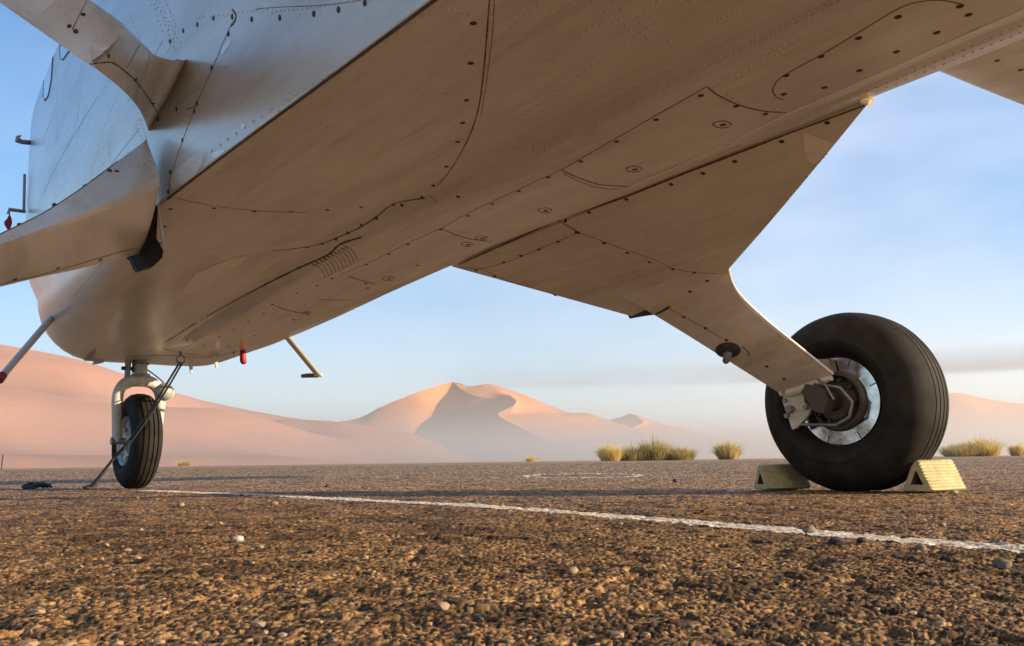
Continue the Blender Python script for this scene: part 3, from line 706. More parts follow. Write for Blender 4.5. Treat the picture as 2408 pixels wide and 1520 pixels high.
# red cover sleeve over a mast: comes off, so its own thing
mb = MB(); tube(mb, [at_s(571, 812, 4.15), at_s(571, 822, 4.15), at_s(571, 836, 4.15), at_s(572, 848, 4.15), at_s(573, 854, 4.15), at_s(573, 857, 4.15)], [.0145, .0145, .0145, .0165, .0140, .007], 14)
tag(mb.obj('protective_cover', M_RED, None, 50), 'small red sleeve cover hanging from the aircraft belly behind the nose gear', 'cover')
# boarding steps
def step_r(mb): 
    a_ = at_l(668, 784, .42); b_ = at_l(746, 880, .78)
    tube(mb, [a_, b_], .017, 12, flat=.45)
st = part_on_plane('boarding_step', M_STRUTW, step_r)
e1 = at_l(741, 883, .78)
foot = MB(); tube(foot, [e1 + ra * .015 - fa * .0, e1 - ra * .05 + Vector((0, 0, -.004)), e1 - ra * .075 + Vector((0, 0, -.008))], [.012, .012, .010], 10); foot.obj('foot_pad', M_BLACK, st)
foot = MB(); ico(foot, e1 + ra * .03 + Vector((0, 0, .004)), .013, sub=2); foot.obj('end_ball', M_STRUTW, st, 80)
def step_l(mb): tube(mb, [at_l(128, 745, -.42), at_l(118, 752, -.47), at_l(4, 886, -.69)], [.013, .015, .013], 12)
st = part_on_plane('boarding_step', M_STRUTW, step_l)
foot = MB(); a_ = at_l(7, 882, -.686); b_ = at_l(-3, 895, -.70); tube(foot, [a_, b_], .0165, 10); foot.obj('foot_pad', mat('dark_red_tip', (.20, .02, .02), .6), st)
# latch and pitot on the forward left side
def latch(mb):
    tube(mb, [at_s(84, 337, 4.4), at_s(50, 334, 4.3), at_s(42, 330, 4.3)], [.012, .011, .014], 8); tube(mb, [at_s(42, 334, 4.3), at_s(42, 322, 4.3), at_s(50, 319, 4.3)], [.012, .008, .003], 8)
part_on_plane('side_latch', M_GREYM, latch)
part_on_plane('drain_mast', M_GREYM, lambda mb: (tube(mb, [at_s(60, 498, 4.3), at_s(22, 493, 4.3), at_s(20, 503, 4.3)], [.008, .009, .008], 8), tube(mb, [at_s(58, 410, 4.3), at_s(56, 500, 4.3)], .006, 6)))
mb = MB(); P = [at_s(*q, 4.3) for q in ((22, 503), (27, 512), (29, 524), (25, 538), (20, 542), (12, 530), (10, 522), (18, 512))]; prism(mb, P, fa * .012)
tag(mb.obj('pitot_flag', M_RED, None), 'small dark red flag hanging from the mast on the aircraft nose side', 'flag')

# gear fairing on the right: a wedge from belly to leg -------------------------
P1 = at_z(2046, 238, .826); P3 = at_z(1062, 627, .808); P4 = W(2.0, .98, .60); P2 = at_l(1710, 637, 1.0)
P4 = at_l(1485, 744, .985)
def fairing():
    n1 = 26; n2 = 16; low = []; vs = []; fs = []
    for i in range(n1):
        a_ = P1.lerp(P3, i / (n1 - 1)); b_ = P2.lerp(P4, i / (n1 - 1))
        for j in range(n2):
            t = j / (n2 - 1); p = a_.lerp(b_, t); p.z -= .012 * sin(pi * t) * sin(pi * min(1, .15 + i / (n1 - 1))); vs.append(p)
    for i in range(n1):
        inn = P1.lerp(P3, i / (n1 - 1)) + Vector((0, 0, .05 + .22 * sin(pi * .5 * i / (n1 - 1)))) - ra * .0
        b_ = P2.lerp(P4, i / (n1 - 1)) + Vector((0, 0, .045 + .03 * sin(pi * i / (n1 - 1))))
        for j in range(n2):
            t = j / (n2 - 1); vs.append(inn.lerp(b_, t ** .8))
    q = n1 * n2
    for i in range(n1 - 1):
        for j in range(n2 - 1):
            a = i * n2 + j; fs.append((a, a + 1, a + n2 + 1, a + n2)); fs.append((q + a, q + a + n2, q + a + n2 + 1, q + a + 1))
    for j in range(n2 - 1):
        fs.append((j, q + j, q + j + 1, j + 1)); a = (n1 - 1) * n2 + j; fs.append((a, a + 1, q + a + 1, q + a))
    for i in range(n1 - 1):
        a = i * n2; fs.append((a, a + n2, q + a + n2, q + a)); a = i * n2 + n2 - 1; fs.append((a, q + a, q + a + n2, a + n2))
    return vs, fs
v_, f_ = fairing(); fair = newobj('gear_fairing', v_, f_, M_PAINT, plane, 30)
bmf = bmesh.new(); bmf.from_mesh(fair.data); bmesh.ops.recalc_face_normals(bmf, faces=bmf.faces); bmf.to_mesh(fair.data); T_FAIR = BVHTree.FromBMesh(bmf); bmf.free()
mb = MB(); seam(mb, T_FAIR, [(1310, 517), (1335, 532), (1362, 547)], .004, .0012, False)
seam(mb, T_FAIR, [(1362, 547), (1450, 580), (1540, 612), (1590, 634), (1640, 641), (1700, 645)], .0022)
seam(mb, T_FAIR, [(1362, 547), (1267, 587), (1190, 617), (1130, 632), (1085, 628)], .0018)
seam(mb, T_FAIR, [(1130, 632), (1200, 662), (1300, 692)], .0022)
seam(mb, T_FAIR, [(2034, 248), (1850, 316), (1600, 412), (1480, 460), (1316, 516), (1080, 622)], .005, .0012, False)
mb.obj('fairing_seam', M_SEAM, fair, 60)
mb = MB(); seam(mb, T_FAIR, [(1635, 640), (1590, 672), (1555, 700), (1520, 730)], .003, .0008); mb.obj('fairing_seam', M_SEAML, fair, 60)
for x, y in ((1945, 289), (1838, 333), (1728, 380), (1653, 408), (1578, 434), (1473, 469), (1385, 500), (1330, 520), (1355, 547), (1420, 572), (1475, 595), (1527, 617), (1582, 633), (1633, 642), (1360, 548), (1312, 569), (1267, 587), (1225, 602), (1185, 617), (1163, 650), (1120, 636), (1205, 668), (1250, 681), (1305, 694)):
    screw(T_FAIR, x, y, fair, .0062)
rv = MB()
for P, n in (([(2034, 262), (1900, 412), (1716, 626)], 44), ([(1600, 634), (1705, 640)], 12), ([(1900, 360), (1930, 366)], 4), ([(1780, 330), (1960, 370)], 8)): rivet_row(rv, T_FAIR, P, n, .0030, .0018)
o = rv.obj('rivets', M_PAINT, fair, 80); o['kind'] = 'stuff'
patch('worn_patch', T_FAIR, [(1890, 312), (1915, 330), (1962, 336), (1958, 372), (1930, 386), (1900, 380), (1893, 350)], M_PATCH, fair, .0012)
# pale foam plug at the fairing's rear tip
mb = MB(); Pp = [at_z(2022, 243, .805), at_z(2046, 231, .835), at_z(2050, 252, .80), at_z(2040, 248, .798)]; prism(mb, Pp, Vector((0, 0, .015)) + ra * .01); mb.obj('tip_plug', mat('foam_plug', (.42, .34, .22), .9, var=(60, .8, (.22, .16, .09))), fair)

# right leg --------------------------------------------------------------
def leg_mesh(aft, fwd, thick, n=30):
    A = catmull(aft, n); B = catmull(fwd, n); vs = []; fs = []; prof = []
    k = 12
    for i in range(n):
        ch = (B[i] - A[i]); al = (A[min(i + 1, n - 1)] - A[max(i - 1, 0)]).normalized(); nu = ch.cross(al).normalized()
        if nu.z < 0: nu = -nu
        th = thick(i / (n - 1)) if callable(thick) else thick
        for j in range(k):                      # lower face, nearly flat, with a soft belly
            t = j / (k - 1); vs.append(A[i] + ch * t - nu * th * .12 * sin(pi * t))
        for j in range(k):
            t = 1 - (j + .5) / k; vs.append(A[i] + ch * t + nu * th * (sin(pi * min(1, t + .0)) ** .55))
    m2 = 2 * k
    for i in range(n - 1):
        for j in range(m2):
            j2 = (j + 1) % m2; fs.append((i * m2 + j, i * m2 + j2, (i + 1) * m2 + j2, (i + 1) * m2 + j))
    fs.append(tuple(range(m2))[::-1]); fs.append(tuple(range((n - 1) * m2, n * m2)))
    return vs, fs
aft = [at_l(1700, 600, .90), at_l(1709, 632, .99), at_l(1719, 668, 1.09), at_l(1743, 704, 1.18), at_l(1800, 757, 1.30), at_l(1880, 822, 1.44), at_l(1957, 884, 1.55)]
fwd = [at_l(1470, 700, .90), at_l(1532, 737, .99), at_l(1578, 765, 1.09), at_l(1630, 797, 1.19), at_l(1695, 838, 1.31), at_l(1765, 882, 1.45), at_l(1838, 928, 1.58)]
mbl = MB(); mbl.add(*leg_mesh(aft, fwd, .03)); tube(mbl, [p + Vector((0, 0, .006)) + rt * .003 for p in catmull(aft, 40)], .0055, 8); v_, f_ = mbl.v, mbl.f; leg = newobj('landing_gear_leg', v_, f_, M_LEG, plane, 40)
bmf = bmesh.new(); bmf.from_mesh(leg.data); bmesh.ops.recalc_face_normals(bmf, faces=bmf.faces); bmf.to_mesh(leg.data); T_LEG = BVHTree.FromBMesh(bmf); bmf.free()
for x, y in ((1608, 746), (1659, 772), (1708, 800), (1803, 862), (1844, 892), (1622, 686), (1663, 661)): screw(T_LEG, x, y, leg, .0065)
mb = MB(); seam(mb, T_LEG, [(1575, 727), (1640, 762), (1700, 797)], .003); seam(mb, T_LEG, [(1745, 815), (1755, 824), (1762, 833), (1755, 836)], .006); mb.obj('leg_seam', M_SEAML, leg, 60)
# hub cover disc with a stub lamp under the leg
p, n = hit(T_LEG, 1712, 824)
ML = Matrix.Translation(p) @ (-n).to_track_quat('X', 'Z').to_matrix().to_4x4() @ Matrix.Rotation(pi, 4, 'Z')
mb = MB(); lathe(mb, [(0, .016), (.020, .015), (.034, .010), (.043, .002), (.043, -.004)], ML, 32); mb.obj('mounting_disc', M_BLACK, leg, 40)
mb = MB(); q = p + n * .01; dn = (at_l(1704, 842, 1.2) - at_l(1709, 830, 1.2)).normalized(); tube(mb, [q, q + dn * .012 + n * .01, q + dn * .016 + n * .012, q + dn * .025 + n * .012, q + dn * .032 + n * .012], [.015, .015, .013, .012, .006], 16); mb.obj('stub_lamp', mat('dull_lamp_glass', (.16, .16, .14), .35), leg, 50)
# rubber lip where leg meets fairing
mb = MB(); prism(mb, [at_l(*q, 1.0) for q in ((1481, 750), (1474, 738), (1510, 724), (1545, 712), (1562, 706), (1580, 714), (1568, 728), (1545, 740), (1520, 743))], Vector((0, 0, .006)) + ra * .02); mb.obj('rubber_lip', M_DARKR, plane)
# lower lip of the leg end
mb = MB(); tube(mb, [at_l(1836, 925, 1.575), at_l(1860, 924, 1.573), at_l(1905, 908, 1.562), at_l(1955, 889, 1.55)], [.012, .019, .017, .010], 12); mb.obj('end_lip', M_LEG, leg, 80)

# main wheel -------------------------------------------------------------
def wheel_frame(c, az_axle, lean=0):
    """local +X = inboard axle direction (towards the camera side)"""
    a = radians(az_axle); out = Vector((sin(a), cos(a), lean)); X = (-out).normalized(); Z = Vector((0, 0, 1)); Y = Z.cross(X).normalized(); Z = X.cross(Y)
    R_ = Matrix((X, Y, Z)).transposed().to_4x4(); return Matrix.Translation(c) @ R_
def tyre_profile(R_, w, rim, grooves):
    """closed profile: half-widths +-w/2 around x=0"""
    P = []; hw = w / 2
    # inner bead -> sidewall -> tread -> outer
    rc_ = rim + .30 * (R_ - rim)
    def tr(x): return rc_ + (R_ - rc_) * max(0, 1 - abs(x) ** 2.5) ** (1 / 2.1)
    inner = [(rim, .58), (rim + .008, .68), (rim + (R_ - rim) * .14, .86), (rim + (R_ - rim) * .22, .95)] + [(tr(x), x) for x in (1.0, .992, .97, .94, .90, .85, .79, .72, .63)]
    P += [(r_, x * hw) for r_, x in inner[:5]]
    for rr_, xx_ in ((.30, 1.0), (.33, 1.012), (.345, 1.012), (.36, 1.0)):          # moulded ring on the sidewall
        P.append((rim + (R_ - rim) * rr_, xx_ * hw))
    P += [(r_, x * hw) for r_, x in inner[5:]]
    P += [(tr(.52), .52 * hw)]
    for gx in grooves:
        rr = tr(gx)
        P += [(rr, gx * hw + .0030), (rr - .006, gx * hw + .0022), (rr - .006, gx * hw - .0022), (rr, gx * hw - .0030)]
    P += [(tr(.52), -.52 * hw)]
    P += [(r_, -x * hw) for r_, x in inner[::-1]]
    return P
c0 = at_z(2016, 1155); RM = .318
wc = Vector((c0.x, c0.y, RM - .008)); wc = Vector((1.205, 2.985, RM - .006))
MW = wheel_frame(wc, 52)
mb = MB(); lathe(mb, tyre_profile(RM, .278, .158, [.26, .08, -.10, -.28]), MW, 128)
for v in mb.v:
    if v.z < .09:                           # the sidewalls bulge where the load presses
        q_ = (v - wc).dot(MW.to_3x3() @ Vector((1, 0, 0))); v += (MW.to_3x3() @ Vector((1, 0, 0))) * q_ * .16 * (1 - v.z / .09)
for v in mb.v:                              # flat where the load presses it to the ground
    if v.z < .004: v.z = .004 + (v.z - .004) * .1
wheel = empty('main_wheel', wc); wheel.parent = plane; wheel.matrix_parent_inverse = plane.matrix_world.inverted()
mb.obj('tyre', M_TYRE, wheel, 32)
mb = MB(); lathe(mb, [(.160, .070), (.166, .078), (.170, .083), (.167, .086), (.158, .082), (.150, .066), (.146, .02), (.10, .02), (.05, .03), (0, .03)], MW, 96); mb.obj('rim', M_BLACK, wheel, 35)
mb = MB(); lathe(mb, [(.106, .084), (.152, .084), (.154, .082), (.154, .070), (.106, .070), (.106, .084)], MW, 96)
mb.obj('brake_disc', M_STEEL, wheel, 35)
for a in (20, 68, 110, 158, 205, 250, 300):   # slots of the disc
    a = radians(a); mb = MB()
    P = [MW @ Vector((.0848, r_ * cos(a + d), r_ * sin(a + d))) for r_, d in ((.126, -.012), (.126, .012), (.151, .012), (.151, -.012))]; prism(mb, P, (MW.to_3x3() @ Vector((.0008, 0, 0))))
    mb.obj('disc_slot', M_BLACK, wheel)
mb = MB(); lathe(mb, [(.106, .060), (.106, .092), (.098, .100), (.090, .100), (.086, .090), (.084, .07), (.07, .07), (.066, .105), (.058, .110), (.034, .110), (.030, .125), (0, .125)], MW, 64); mb.obj('hub', mat('sooty_hub', (.11, .10, .085), .55, .3, bump=(60, .4, .002), var=(22, .7, (.04, .035, .03))), wheel, 35)
mb = MB()
for k in range(10):
    a = 2 * pi * k / 10; tube(mb, [MW @ Vector((.100, .074 * cos(a), .074 * sin(a))), MW @ Vector((.113, .074 * cos(a), .074 * sin(a)))], .0075, 6)
lathe(mb, [(.056, .1105), (.064, .1105), (.0665, .106)], MW, 40)
mb.obj('hub_bolts', M_BLACK, wheel, 30)
# axle block, brake caliper and torque plate
brk = empty('brake_assembly', wc); brk.parent = plane; brk.matrix_parent_inverse = plane.matrix_world.inverted()
L3 = lambda x, y, z: MW @ Vector((x, y, z))
# local y: MW y axis is horizontal; find its sign on screen: +y towards picture left
sy = 1 if (MW.to_3x3() @ Vector((0, 1, 0))).x < 0 else -1
mb = MB(); tube(mb, [L3(.10, 0, 0), L3(.19, sy * .01, .012)], .036, 20); mb.obj('axle', M_BLACK, brk, 40)
mb = MB()
poly = [(.070, .085), (.150, .095), (.176, .060), (.180, .0), (.165, -.045), (.150, -.095), (.132, -.090), (.080, -.045), (.068, -.02), (.095, .0), (.095, .035)]
prism(mb, [L3(.135, sy * y, z) for y, z in poly], MW.to_3x3() @ Vector((.012, 0, 0))); mb.obj('torque_plate', M_LIGHTM, brk, 30)
for y, z in ((.140, .080), (.168, .040), (.168, .010), (.155, -.030), (.085, -.02), (.165, -.045), (.12, .075)):
    mb = MB(); tube(mb, [L3(.146, sy * y, z), L3(.158, sy * y, z)], .0085, 8); mb.obj('plate_bolt', M_GREYM, brk, 30)
mb = MB(); tube(mb, [L3(.146, sy * .145, -.022), L3(.172, sy * .145, -.022)], .013, 14); mb.obj('plate_bolt', M_GREYM, brk, 30)
mb = MB()
blk = [(-.050, .0), (-.035, .040), (.030, .058), (.050, .030), (.0, -.040), (-.030, -.045)]
prism(mb, [L3(.15, sy * (y + .02), z) for y, z in blk], MW.to_3x3() @ Vector((.05, 0, 0)))
mb.obj('caliper', mat('sooty_caliper', (.075, .068, .058), .6, .2, bump=(80, .4, .002)), brk, 30)
mb = MB()
tube(mb, [L3(.14, sy * .10, .03), L3(.17, sy * .03, .06), L3(.15, -sy * .05, .04), L3(.14, -sy * .085, -.01), L3(.14, -sy * .07, -.06), L3(.14, -sy * .02, -.085), L3(.14, sy * .05, -.082), L3(.14, sy * .12, -.078)], .006, 10)
tube(mb, [L3(.17, sy * .02, .075), L3(.19, -sy * .02, .05), L3(.18, -sy * .04, 0)], .0045, 8)
mb.obj('brake_hose', M_GREYM, brk, 60)
mb = MB(); prism(mb, [L3(.09, sy * y, z) for y, z in ((-.0, .145), (.055, .150), (.06, .12), (.045, .09), (-.01, .10))], MW.to_3x3() @ Vector((.04, 0, 0))); mb.obj('brake_bracket', M_GREYM, brk, 30)

# near left leg ------------------------------------------------------------
AT = [at_s(342, 322, 2.20), at_s(335, 336, 2.17), at_s(252, 397, 2.06), at_s(180, 450, 1.95), at_s(100, 501, 1.86), at_s(0, 549, 1.75)]
AB = [at_s(380, 424, 2.06), at_s(372, 432, 2.03), at_s(300, 466, 1.95), at_s(200, 507, 1.87), at_s(100, 543, 1.79), at_s(0, 578, 1.72)]
FB = [at_s(338, 592, 2.34), at_s(325, 598, 2.30), at_s(270, 612, 2.24), at_s(180, 634, 2.16), at_s(90, 653, 2.09), at_s(0, 675, 2.03)]
ext = [(1.70, -1.30, .425), (1.68, -1.60, .33)]; exb = [(1.70, -1.30, .40), (1.68, -1.60, .31)]; exf = [(1.92, -1.30, .38), (1.90, -1.60, .29)]
AT = AT + [at_s(-110, 600, 1.70)] + [W(*q) for q in ext]; AB = AB + [at_s(-110, 613, 1.68)] + [W(*q) for q in exb]; FB = FB + [at_s(-105, 699, 1.98)] + [W(*q) for q in exf]
nl = 44; A_ = catmull(AT, nl); B_ = catmull(AB, nl); C_ = catmull(FB, nl)
vs = []; fs = []; per = 0
for i in range(nl):
    sec = [A_[i]]
    for k in range(1, 6): sec.append(A_[i].lerp(B_[i], k / 6))
    for k in range(0, 4):           # eased corner
        t = k / 3; e1_ = B_[i] + (A_[i] - B_[i]) * .10 * (1 - t); e2_ = B_[i] + (C_[i] - B_[i]) * .06 * t; sec.append(e1_ + (e2_ - B_[i]))
    for k in range(1, 8): sec.append(B_[i].lerp(C_[i], .06 + .94 * k / 7) - Vector((0, 0, .006)) * sin(pi * k / 7))
    tp = (C_[i] + Vector((0, 0, .05 + .05 * (1 - i / nl))))
    sec.append(C_[i] + Vector((0, 0, .012)) + fa * .008); sec.append(tp)
    sec.append(A_[i].lerp(tp, .45) + Vector((0, 0, .02)))
    per = len(sec); vs += sec
for i in range(nl - 1):
    for j in range(per):
        j2 = (j + 1) % per; fs.append((i * per + j, i * per + j2, (i + 1) * per + j2, (i + 1) * per + j))
fs.append(tuple(range(per))[::-1]); fs.append(tuple(range((nl - 1) * per, nl * per)))
legl = newobj('landing_gear_leg', vs, fs, M_LEG, plane, 35)
bmf = bmesh.new(); bmf.from_mesh(legl.data); bmesh.ops.recalc_face_normals(bmf, faces=bmf.faces); bmf.to_mesh(legl.data); T_LL = BVHTree.FromBMesh(bmf); bmf.free()
mb = MB(); seam(mb, T_LL, [(320, 583), (250, 602), (150, 632), (60, 655), (0, 668)], .0022, .0009)
seam(mb, T_LL, [(330, 338), (252, 398), (180, 451), (100, 502), (0, 551)], .0024, .0010)
mb.obj('leg_seam', M_SEAM, legl, 60)
for x, y in ((236, 612), (136, 631), (275, 403), (36, 657)): screw(T_LL, x, y, legl, .0055)
mb = MB()
for x, y in ((258, 402), (200, 439), (128, 483), (46, 530)):
    p = at_s(x, y, 2.05 - (258 - x) / 258 * .27); ico(mb, p, .0055, sub=1)
mb.obj('edge_bolts', M_SCREW, legl)
# torn rubber boot
mb = MB()
bt = [(352, 470), (372, 486), (368, 560), (384, 590), (382, 606), (372, 616), (360, 627), (345, 629), (326, 637), (318, 626), (312, 610), (303, 602), (318, 596), (332, 588), (340, 545)]
P = [at_s(x, y, 2.24 + (.08 if x < 340 else 0)) for x, y in bt]; prism(mb, P, fa * .03)
mb.obj('rubber_boot', M_DARKR, plane, 30)
mb = MB(); tube(mb, [at_s(372, 484, 2.20), at_s(378, 520, 2.21), at_s(384, 560, 2.22), at_s(388, 586, 2.23)], [.004, .008, .009, .005], 8, flat=.5); mb.obj('boot_flange', M_STRUTW, plane)
# unseen left wheel, out of the frame to the left (keeps the aircraft standing)
MW2 = wheel_frame(W(1.67, -1.74, RM - .006), 53); mb = MB(); lathe(mb, tyre_profile(RM, .232, .158, [.46, .16, -.16, -.46]), MW2, 64); lathe(mb, [(.158, .07), (.15, .05), (0, .05)], MW2, 48); lathe(mb, [(.158, -.07), (.15, -.05), (0, -.05)], MW2, 48)
wl = empty('main_wheel', W(1.67, -1.74, .3)); wl.parent = plane; wl.matrix_parent_inverse = plane.matrix_world.inverted(); mb.obj('tyre', M_TYRE, wl, 32)

# wing and struts --------------------------------------------------------
def strut(sa, sb, flare, name='wing_strut'):
    v_, f_ = leg_mesh(sa, sb, .035, 40); return newobj(name, v_, f_, M_LEG, plane, 40)
sa = [at_l(440, 138, -.52), at_l(432, 142, -.565), at_l(400, 141, -.59), at_l(366, 130, -.62), at_l(325, 101, -.66), at_l(245, 28, -.75), at_l(200, -4, -.80), W(1.62, -1.6, 1.40), W(1.5, -3.0, 2.0)]
sb = [at_l(350, 312, -.53), at_l(346, 298, -.57), at_l(337, 276, -.60), at_l(322, 250, -.64), at_l(290, 214, -.70), at_l(210, 150, -.79), at_l(110, 84, -.86), W(1.92, -1.6, 1.42), W(1.82, -3.0, 2.0)]
st_o = strut(sa, sb, 1)
bmf = bmesh.new(); bmf.from_mesh(st_o.data); bmesh.ops.recalc_face_normals(bmf, faces=bmf.faces); bmf.to_mesh(st_o.data); T_ST = BVHTree.FromBMesh(bmf); bmf.free()
mb = MB(); seam(mb, T_ST, [(208, 152), (240, 148), (265, 148), (290, 165), (320, 192), (345, 225), (368, 262)], .0026, .001)
seam(mb, T_ST, [(205, 0), (185, 40), (170, 70)], .0018); seam(mb, T_ST, [(328, 106), (315, 130), (298, 160)], .0014)
mb.obj('strut_seam', M_SEAM, st_o, 60)
for x, y in ((196, 35), (163, 62), (178, 74), (255, 132), (319, 188), (360, 244), (210, 157), (333, 99)): screw(T_ST, x, y, st_o, .0045)
strut([W(p.dot(fa) , 0, 0) * 0 + W(p.dot(fa), -(p.dot(ra) - LAT), p.z) for p in sa], [W(p.dot(fa), -(p.dot(ra) - LAT), p.z) for p in sb], 1)
# wing: leading edge passes through the picture's upper right corner
def wing():
    vs = []; fs = []
    ls = [-7, -5, -3, -1, 1, 2.0, 3, 3.4, 3.8, 4.5, 6, 7.5]
    for l in ls:
        le = 1.92 - .055 * max(0, abs(l) - 2.6) ** 1.35 * (1 if abs(l) < 5 else 1); te = .25; zc_ = 2.03 + .012 * abs(l)
        prof = [(0, 0), (.02, .035), (.1, .09), (.3, .13), (.6, .09), (1, .0), (.75, -.045), (.4, -.05), (.15, -.045), (.03, -.03)]
        for t, h_ in prof: vs.append(W(le + (te - le) * t, l, zc_ + h_ * 1.2))
    m = 10
    for i in range(len(ls) - 1):
        for j in range(m): fs.append((i * m + j, i * m + (j + 1) % m, (i + 1) * m + (j + 1) % m, (i + 1) * m + j))
    fs += [tuple(range(m))[::-1], tuple(range((len(ls) - 1) * m, len(ls) * m))]
    return vs, fs
v_, f_ = wing(); wg = newobj('wing', v_, f_, M_PAINT, plane, 40)
bmf = bmesh.new(); bmf.from_mesh(wg.data); bmesh.ops.recalc_face_normals(bmf, faces=bmf.faces); bmf.to_mesh(wg.data); T_W = BVHTree.FromBMesh(bmf); bmf.free()
for x, y in ((2345, 143), (2283, 120), (2400, 165)): screw(T_W, x, y, wg, .014)
# tail, out of frame behind the camera
mb = MB(); prism(mb, [W(-4.5, -.02, 1.9), W(-3.2, -.02, 2.05), W(-4.3, -.02, 3.3), W(-4.9, -.02, 3.3)], ra * .05); mb.obj('tail_fin', M_PAINT, plane, 30)

# nose gear ---------------------------------------------------------------
ng = empty('nose_wheel', W(4.67, 0, 0)); ng.parent = plane; ng.matrix_parent_inverse = plane.matrix_world.inverted()
RN = .246; nc = Vector((-1.955, 4.375, RN - .004)); MN = wheel_frame(nc, 50)
mb = MB(); lathe(mb, tyre_profile(RN, .150, .122, [.46, .16, -.16, -.46]), MN, 96)
for v in mb.v:
    if v.z < .003: v.z = .003 + (v.z - .003) * .1
mb.obj('tyre', M_TYRE, ng, 32)
mb = MB()
lathe(mb, [(.122, .050), (.128, .058), (.124, .064), (.116, .058), (.108, .040), (.070, .034), (.050, .048), (.040, .062), (.0, .062)], MN, 64)
lathe(mb, [(.122, -.050), (.116, -.058), (.06, -.03), (0, -.04)], MN, 48)
mb.obj('rim', M_MIRROR, ng, 35)
mb = MB()
for k in range(6):
    a = 2 * pi * k / 6 + .3; tube(mb, [MN @ Vector((.036, .09 * cos(a), .09 * sin(a))), MN @ Vector((.050, .086 * cos(a), .086 * sin(a)))], .012, 10)
mb.obj('rim_lugs', M_MIRROR, ng, 40)
mb = MB(); tube(mb, [MN @ Vector((x, 0, 0)) for x in (.06, .10, .125)], [.018, .016, .02], 12); tube(mb, [MN @ Vector((-.06, 0, 0)), MN @ Vector((-.125, 0, 0))], .016, 12); mb.obj('axle', M_GREYM, ng, 40)
# fork: an arch over the tyre
gear = empty('nose_gear', W(4.67, 0, .3)); gear.parent = plane; gear.matrix_parent_inverse = plane.matrix_world.inverted()
ax = MN.to_3x3() @ Vector((1, 0, 0)); cy = Vector((0, 0, 1)); dep = ax.cross(cy).normalized()
fk = [(.118, -.004), (.120, .05), (.124, .13), (.128, .20), (.122, .25), (.100, .285), (.070, .305), (.035, .314), (0, .316), (-.035, .314), (-.070, .305), (-.100, .285), (-.122, .25), (-.128, .20), (-.124, .13), (-.120, .05), (-.118, -.004)]
mb = MB(); Pk = catmull([nc + ax * x * .84 + cy * z for x, z in fk], 44)
rads = []
for i in range(44):
    t = abs(i / 43 - .5) * 2; rads.append(.019 + .015 * (1 - t) ** .7 )
tube(mb, Pk, [r_ for r_ in rads], 12, flat=1.0); mb.obj('fork', M_LIGHTM, gear, 60)
topz = .70
mb = MB(); b0 = nc + cy * .315; tp = Vector((b0.x, b0.y, .73)) + fa * .02
tube(mb, [b0, b0.lerp(tp, .5), tp], [.034, .033, .034], 24); mb.obj('oleo_strut', M_STRUTW, gear, 50)
mb = MB(); tube(mb, [b0 + cy * .02, b0 + cy * .035], .046, 24); mb.obj('strut_collar', M_GREYM, gear, 40); mb = MB(); tube(mb, [b0 + cy * .085, b0 + cy * .095], .040, 24); mb.obj('strut_collar', M_GREYM, gear, 40)
sx = ax if ax.x < 0 else -ax
mb = MB(); q0 = b0 + sx * .066 + cy * -.01; tube(mb, [q0, q0 + cy * .10, q0 + cy * .25], [.014, .015, .016], 10); mb.obj('torque_link', M_GREYM, gear, 40)
mb = MB(); tube(mb, [q0 + cy * .07 + sx * .03, q0 + cy * .07 - sx * .03], .010, 8); tube(mb, [q0 + cy * .05 - sx * .026, q0 + cy * .18 - sx * .026], .006, 8); mb.obj('link_pin', M_BLACK, gear, 40)
# taxi lamp: round back shell, on a bracket from the fork
lc = at_y(387, 922, 4.17)
lamp = MB(); 
ico(lamp, lc, .0425, sub=3)
lampo = lamp.obj('taxi_lamp', mat('lamp_shell', (.34, .36, .32), .45, bump=(60, .2, .001), var=(30, .5, (.22, .22, .19))), gear, 80)
mb = MB(); fwdd = (lc - CAM).normalized(); ML2 = Matrix.Translation(lc) @ Vector((.5, -.75, .1)).normalized().to_track_quat('X', 'Z').to_matrix().to_4x4(); lathe(mb, [(.0425, -.004), (.0455, -.003), (.0455, .003), (.0425, .004)], ML2, 40); tube(mb, [lc + cy * -.042, lc + cy * -.048], .006, 6); mb.obj('lamp_ring', M_GREYM, lampo, 40)
mb = MB(); tube(mb, [lc, nc + cy * .27 - sx * .12], .009, 8); mb.obj('lamp_bracket', M_GREYM, lampo, 40)
mb = MB(); tube(mb, catmull([b0 + cy * .06 - sx * .03, b0 + cy * .03 - sx * .075, b0 + cy * -.01 - sx * .12, lc + Vector((-.03, 0, .01))], 14), .0035, 6); mb.obj('lamp_cable', M_BLACK, gear, 60)

# tie-down rope ------------------------------------------------------------
ringp, rn = hit(T_FUS, 425, 840)
if ringp is None: ringp = at_y(425, 845, 3.9)
rp = at_y(425, 846, 3.86)
mb = MB(); 
tr = MB(); Rg = []
for k in range(17):
    a = 2 * pi * k / 16; Rg.append(rp + rt * .016 * cos(a) + up * .020 * sin(a) + fw * .006 * cos(a))
tube(tr, Rg, .0045, 8, cap=False); tube(tr, [rp + up * .018, at_y(424, 828, 3.88)], .006, 8); tr.obj('tie_down_ring', M_GREYM, plane, 60)
rope = empty('tie_down_rope', at_z(210, 1152)); tag(rope, 'dark doubled rope running slantwise from the belly ring past the nose wheel to the tarmac', 'rope')
dpt = lambda t: 3.86 + (4.10 - 3.86) * t
def rp_at(x, y, t): return at_y(x, y, dpt(t))
mb = MB(); tube(mb, [rp_at(423, 852, 0), rp_at(395, 898, .15), rp_at(352, 968, .4), rp_at(300, 1040, .65), rp_at(262, 1083, .8)], .0048, 8); mb.obj('rope_strand', M_ROPE, rope, 60)
